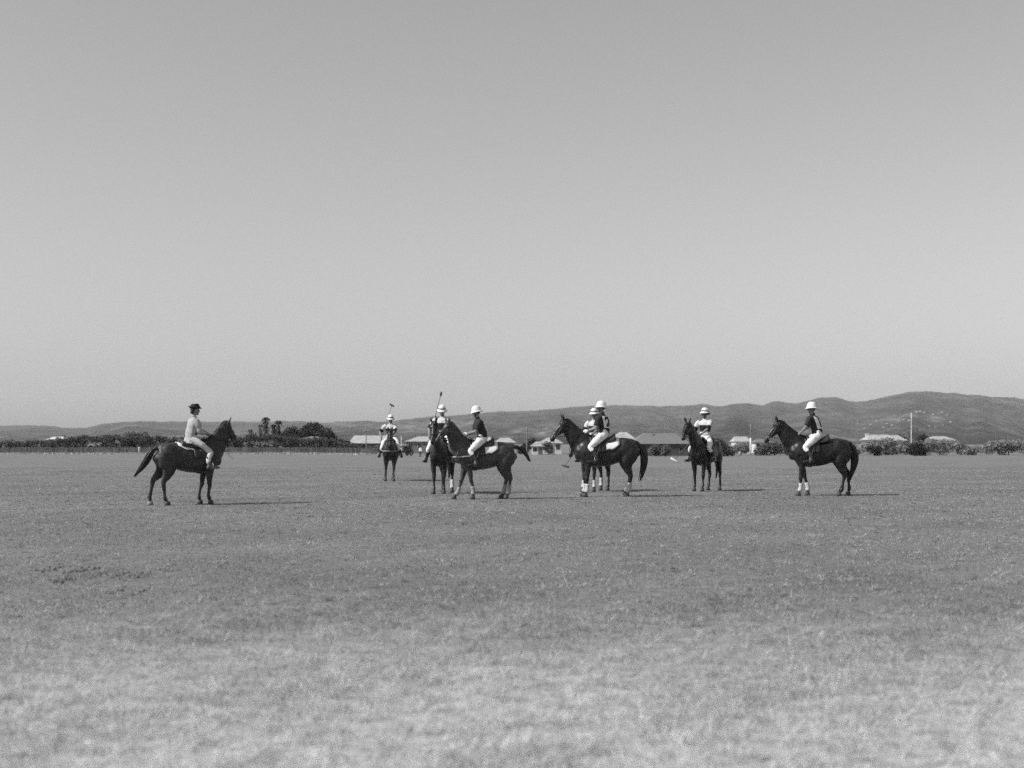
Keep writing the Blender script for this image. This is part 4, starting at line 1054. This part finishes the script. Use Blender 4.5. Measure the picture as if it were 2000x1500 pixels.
        bo.append(loft([(*(heel + np.array([-.012, 0, -.022])), .030, .032), (*((heel + toe) / 2 + np.array([0, 0, -.008])), .042, .042), (*(toe + np.array([.015, 0, -.012])), .030, .042), (*(toe + np.array([.05, 0, -.016])), .014, .026)], n=12, sub=3, ref=(0, 1, 0)))
        remesh('boot', bo, .0115, M[boots], root, 2, off=off)
    for s in gloves:
        parts = [xf(p_, None, -off) for p_ in gl[s][0]]; G = remesh('glove', [xf(p_, None, off) for p_ in parts], .0085, M['white'], root, 2, off=off)
        me = G.data; co = np.zeros(len(me.vertices) * 3); no = np.zeros(len(me.vertices) * 3); me.vertices.foreach_get('co', co); me.vertices.foreach_get('normal', no); me.vertices.foreach_set('co', co + no * .007); me.update()
    return root, {1: gl[1][1], -1: gl[-1][1]}

def world_of(hroot, p): return np.array(hroot.matrix_basis @ Vector(tuple(map(float, p))))

def mallet(label, grip, direction, L=1.28, head='wood', roll=0.0):
    """cane mallet gripped at `grip` (world), its shaft running along `direction`"""
    d = np.array(direction, float); d /= np.linalg.norm(d); q = Vector(tuple(d)).to_track_quat('Z', 'Y')
    r = empty('polo_mallet', tuple(grip)); r.rotation_mode = 'QUATERNION'; r.rotation_quaternion = q; tag(r, label, 'polo mallet', 'polo mallets held by the players')
    MB().add(tube([(0, 0, .10), (.004, 0, L * .5), (0, 0, L)], .013, 8, 3, r1=.008)).build('shaft', M['cane'], r, True)
    MB().add(loft([(0, 0, -.10, .020, .020), (0, 0, -.06, .016, .016), (0, 0, .10, .015, .015), (0, 0, .17, .012, .012)], n=8, sub=2)).build('grip', M['leather_tan'], r, True)
    MB().add(xf(xf(lathe([(.022, -.118), (.030, -.108), (.032, 0), (.030, .108), (.022, .118)], 12), rotx(R(90))), rotz(roll), (0, 0, L))).build('head', M[head], r, True)
    MB().add(tube([(.015, 0, -.05), (.05, .01, -.10), (.04, .0, -.16), (0, -.01, -.11)], .006, 5, 3)).build('wrist_strap', M['strap'], r, True)
    return r

# --- 1 the woman umpire on the left
H1 = make_horse('black horse standing apart at left, facing right, tail swept out', wx(370, 30.2), 30.2, 33, .945, 'coat_umpire',
    {'LF': (-11, 0, 0), 'RF': (-1, 0, 0), 'LH': (-15, 0, .02), 'RH': (3, 0, 0)}, neck=(5, 10), sfx=.09, cloth_a=52, head=(68, -30), tail='swish', cloth='white', tack='leather', pale_hoof=('LH',), hands=[(.46, .03, 1.67), (.46, -.05, 1.66)])
r1, g1 = make_rider('woman in a pale belted jacket and dark brimmed hat riding the lone left horse', H1, lean=8, hy=-6, hp=2, tilt=-7, rh=(.42, -.06, 1.70), lh=(.43, .06, 1.70), shirt='jacket', hat='felt', woman=True, boots='leather_tan', tall=.98)
gw = world_of(H1, g1[-1])
wt = empty('riding_whip', tuple(gw)); wt.rotation_mode = 'QUATERNION'; wt.rotation_quaternion = Vector((.60, -.05, -.60)).to_track_quat('Z', 'Y'); tag(wt, 'thin dark riding whip pointing down from the woman\'s hand', 'whip')
MB().add(tube([(0, 0, -.10), (0, 0, .35), (.01, 0, .80)], .0085, 6, 2, r1=.004)).build('shaft', M['leather'], wt, True)
MB().add(tube([(0, 0, -.14), (0, 0, .06)], .012, 8, 1)).build('grip', M['strap'], wt, True)

# --- 2 far player facing the camera
H2 = make_horse('dark horse furthest off, seen head-on with pale breast strap', wx(763.5, 49.3), 49.3, 271, 1.0, 'coat_dark',
    {'LF': (3, 0, 0), 'RF': (-3, 0, .03), 'LH': (4, 0, -.12), 'RH': (-8, 0, .16)}, neck=(-6, 4), head=(76, 4), tail='hang', strap='strap', cloth='leather', hands=[(.47, .06, 1.66), (.44, -.05, 1.66)])
r2, g2 = make_rider('most distant polo player, in banded shirt, mallet upright behind his hat', H2, lean=6, hy=8, hp=8, rh=(.20, -.36, 1.62), shirt='striped', hat='banded', pole_r=(-.5, -.9, -.5))
gg = world_of(H2, g2[-1]); mallet('mallet held upright by the most distant player', gg, (.30, .30, 1.08), 1.34, head='leather_tan')

# --- 3 player facing the camera with raised mallet
H3 = make_horse('dark horse seen from the front, half hidden behind bay neck', wx(864, 36.9), 36.9, 262, 1.0, 'coat_dark',
    {'LF': (-4, 0, -.02), 'RF': (4, 0, 0), 'LH': (8, 0, .04), 'RH': (-5, 0, 0)}, neck=(2, -2), head=(68, 0), tail='hang', cloth='leather', bandage=('LH',), hands=[(.47, .06, 1.66), (.44, -.05, 1.66)])
r3, g3 = make_rider('polo player with raised mallet facing the camera, in banded shirt', H3, lean=-2, hy=12, hp=4, tilt=5, rh=(.16, -.34, 1.60), shirt='striped', hat='banded', pole_r=(-.5, -.9, -.6))
gg = world_of(H3, g3[-1]); mallet('mallet raised highest, held by the player facing the camera', gg, (.26, .46, 1.15), 1.36, roll=.6)

# --- 4 player in dark shirt facing left, pony moving
H4 = make_horse('bay horse with flicked tail, neck crossing the horse behind', wx(945, 33.2), 33.2, 193, .955, 'coat_bay',
    {'LF': (-10, 0, 0), 'RF': (13, -8, 0), 'LH': (4, 0, 0), 'RH': (8, 0, 0)}, neck=(6, 16), head=(50, 10), tail='flick', wrap='bandage_grey', cloth='white', bandage=('LF', 'RF', 'LH', 'RH'), strap='strap', tack='leather', hands=[(.46, .04, 1.68), (.44, -.05, 1.68)])
r4, g4 = make_rider('dark-shirted player with white glove on the horse with flicked tail', H4, lean=14, hy=0, hp=14, tilt=-6, rh=(.42, -.08, 1.68), lh=(.47, .08, 1.70), shirt='dark', hat='plain', gloves=(1,))

# --- 6 striped player mostly hidden behind number 5
H6 = make_horse('dark horse almost wholly hidden behind the glossy centre-right horse', wx(1163, 38.6), 38.6, 243, .98, 'coat_dark',
    {'LF': (-3, 0, 0), 'RF': (5, 0, .03), 'LH': (3, 0, 0), 'RH': (-4, 0, 0)}, neck=(-24, -6), head=(64, 0), tail='hang', cloth='leather', bandage=('LF', 'RF', 'RH'), hands=[(.47, .06, 1.62), (.44, -.05, 1.62)])
r6, g6 = make_rider('player in banded shirt half hidden behind the dark-shirted rider', H6, lean=4, hy=-4, rh=(.34, -.36, 1.36), lh=(.46, .06, 1.62), shirt='striped', hat='banded', gloves=(1,), pole_r=(-.6, -.8, -.2))
gg = world_of(H6, g6[-1]); mallet('mallet slanting down to the turf by the half-hidden player', gg, (-.55, -.95, -.73), 1.28, roll=1.2)

# --- 5 player seen from the side, number on the back
H5 = make_horse('glossy dark horse with long tail standing centre-right, facing left', wx(1182, 34.6), 34.6, 184, 1.03, 'coat_dark',
    {'LF': (2, 0, 0), 'RF': (4, 0, 0), 'LH': (10, 0, 0), 'RH': (4, 0, 0)}, neck=(1, 4), head=(56, 6), tail='hang', cloth='white', bandage=('LF', 'RF', 'LH', 'RH'), pale_hoof=('LH',), hands=[(.46, .04, 1.66), (.44, -.05, 1.66)])
r5, g5 = make_rider('dark-shirted player with a number on his back, at centre-right', H5, lean=5, tall=.95, twist=-34, hy=8, hp=6, tilt=-12, rh=(.42, -.08, 1.64), lh=(.46, .07, 1.66), shirt='dark', hat='plain', gloves=(1,), number='2')

# --- 7 player turned three-quarters
H7 = make_horse('black horse turned three-quarters to the camera with head to the left', wx(1378, 38.9), 38.9, 238, .99, 'coat_black',
    {'LF': (4, 0, 0), 'RF': (-2, 0, .02), 'LH': (-4, 0, 0), 'RH': (9, 0, 0)}, neck=(6, -12), head=(48, 14), tail='clamp', cloth=None, hands=[(.46, .05, 1.64), (.44, -.05, 1.64)])
r7, g7 = make_rider('player in broad banded shirt on the three-quarter-turned black horse', H7, lean=0, hy=-20, hp=3, tilt=-8, rh=(.26, -.42, 1.36), lh=(.42, .03, 1.64), shirt='striped', hat='banded', pole_r=(-.5, -.9, -.2), pole_l=(-.4, .9, -.5))
gg = world_of(H7, g7[-1]); mallet('mallet with pale head pointing down to the left of black horse', gg, (-.66, -.95, -.60), 1.22, 'wood_pale', roll=1.0)

# --- 8 rightmost player
H8 = make_horse('rightmost dark glossy horse with white bandages on the front legs', wx(1599, 35.3), 35.3, 180, 1.02, 'coat_black',
    {'LF': (4, 0, 0), 'RF': (-14, 0, 0), 'LH': (8, 0, 0), 'RH': (-9, 0, 0)}, neck=(0, 2), head=(57, 0), tail='clamp', cloth=None, bandage=('LF', 'RF'), tack='leather', hands=[(.56, .05, 1.62), (.54, -.05, 1.62)])
r8, g8 = make_rider('rightmost player in dark shirt with a white number panel on his back', H8, lean=13, twist=-34, hy=0, hp=12, tilt=-14, rh=(.50, -.08, 1.60), lh=(.52, .07, 1.60), shirt='dark', hat='plain', number='1', pole_l=(.2, .5, -.9), pole_r=(.2, -.5, -.9))

# ------------------------------------------------------------------ people on foot beyond the field
def standing_person(label, px, D, h, rz, lean=0, arms=((.06, .24, .78), (.05, -.24, .78)), dark_top=False):
    X = wx(px, D); r = empty('person', (X, D, float(ground_z(X, D))), R(rz), h / 1.75); tag(r, label, 'person', 'people on foot at the far side')
    Mh = np.eye(3); u = np.array([math.sin(R(lean)), 0, math.cos(R(lean))]); hc = np.array([0, 0, .90]) + u * .73
    B = make_person_head(Mh, hc); B.append(loft([(0, 0, .90, .10, .14), (*(np.array([0, 0, .9]) + u * .22), .09, .125), (*(np.array([0, 0, .9]) + u * .42), .10, .16), (*(np.array([0, 0, .9]) + u * .55), .05, .07), (*(np.array([0, 0, .9]) + u * .64), .05, .05)], n=14, sub=2))
    sh0 = np.array([0, 0, .9]) + u * .50; sl = []
    for s, a in zip((1, -1), arms):
        sh = sh0 + np.array([0, s * .17, 0]); el, wr_ = ik(sh, a, .29, .25, (-.6, s * .5, 0)); B.append(loft([(*sh, .05, .05), (*el, .038, .038), (*wr_, .026, .026)], n=10, sub=3, ref=(1, 0, 0))); B += hand_parts(el, wr_, s, (0.2, -s, 0))[0]
        sl.append(loft([(*(sh - np.array([0, s * .04, 0])), .075, .075), (*(sh * .5 + el * .5), .065, .065), (*el, .058, .058), (*(el * .2 + wr_ * .8), .045, .045)], n=12, sub=3, ref=(1, 0, 0)))
    tr = [loft([(0, 0, .86, .11, .15), (0, 0, .98, .12, .165), (*(np.array([0, 0, .9]) + u * .16), .11, .15)], n=14, sub=2)]
    for s in (-1, 1):
        B.append(loft([(0, s * .09, .92, .08, .08), (.01, s * .10, .48, .05, .05), (-.01, s * .11, .09, .035, .035)], n=10, sub=3)); B.append(loft([(-.05, s * .11, .04, .03, .035), (.08, s * .12, .04, .035, .04), (.17, s * .125, .03, .02, .03)], n=10, sub=2))
        tr.append(loft([(0, s * .09, .90, .10, .09), (.01, s * .10, .48, .075, .07), (-.01, s * .11, .08, .065, .06)], n=12, sub=3))
        MB().add(loft([(-.07, s * .11, .05, .04, .042), (.06, s * .12, .05, .05, .048), (.17, s * .125, .035, .032, .042), (.20, s * .125, .03, .012, .02)], n=10, sub=2)).build('shoe', M['leather'], r, True)
    remesh('body', B, .010, M['skin'], r, 2)
    remesh('shirt', [loft([(*(np.array([0, 0, .9]) + u * .02), .125, .17), (*(np.array([0, 0, .9]) + u * .22), .115, .155), (*(np.array([0, 0, .9]) + u * .42), .125, .185), (*(np.array([0, 0, .9]) + u * .54), .07, .10), (*(np.array([0, 0, .9]) + u * .58), .055, .06)], n=16, sub=3)] + sl, .013, M['white'], r, 3, fold=.02)
    remesh('trousers', tr, .013, M['trousers'] if not dark_top else M['cream'], r, 3, fold=.015)
    MB().add(xf(ellipsoid(np.array([-.024, 0, .035]), (.097, .082, .092), 14, 9), None, hc)).build('hair', M['hair'], r, True)
standing_person('person standing in white shirt and dark trousers beyond the field', 821, 214, 1.70, 250)
standing_person('person in white stooping beside the vintage car', 783, 224, 1.66, 330, lean=18, dark_top=True, arms=((.42, .12, 1.0), (.40, -.12, 1.0)))
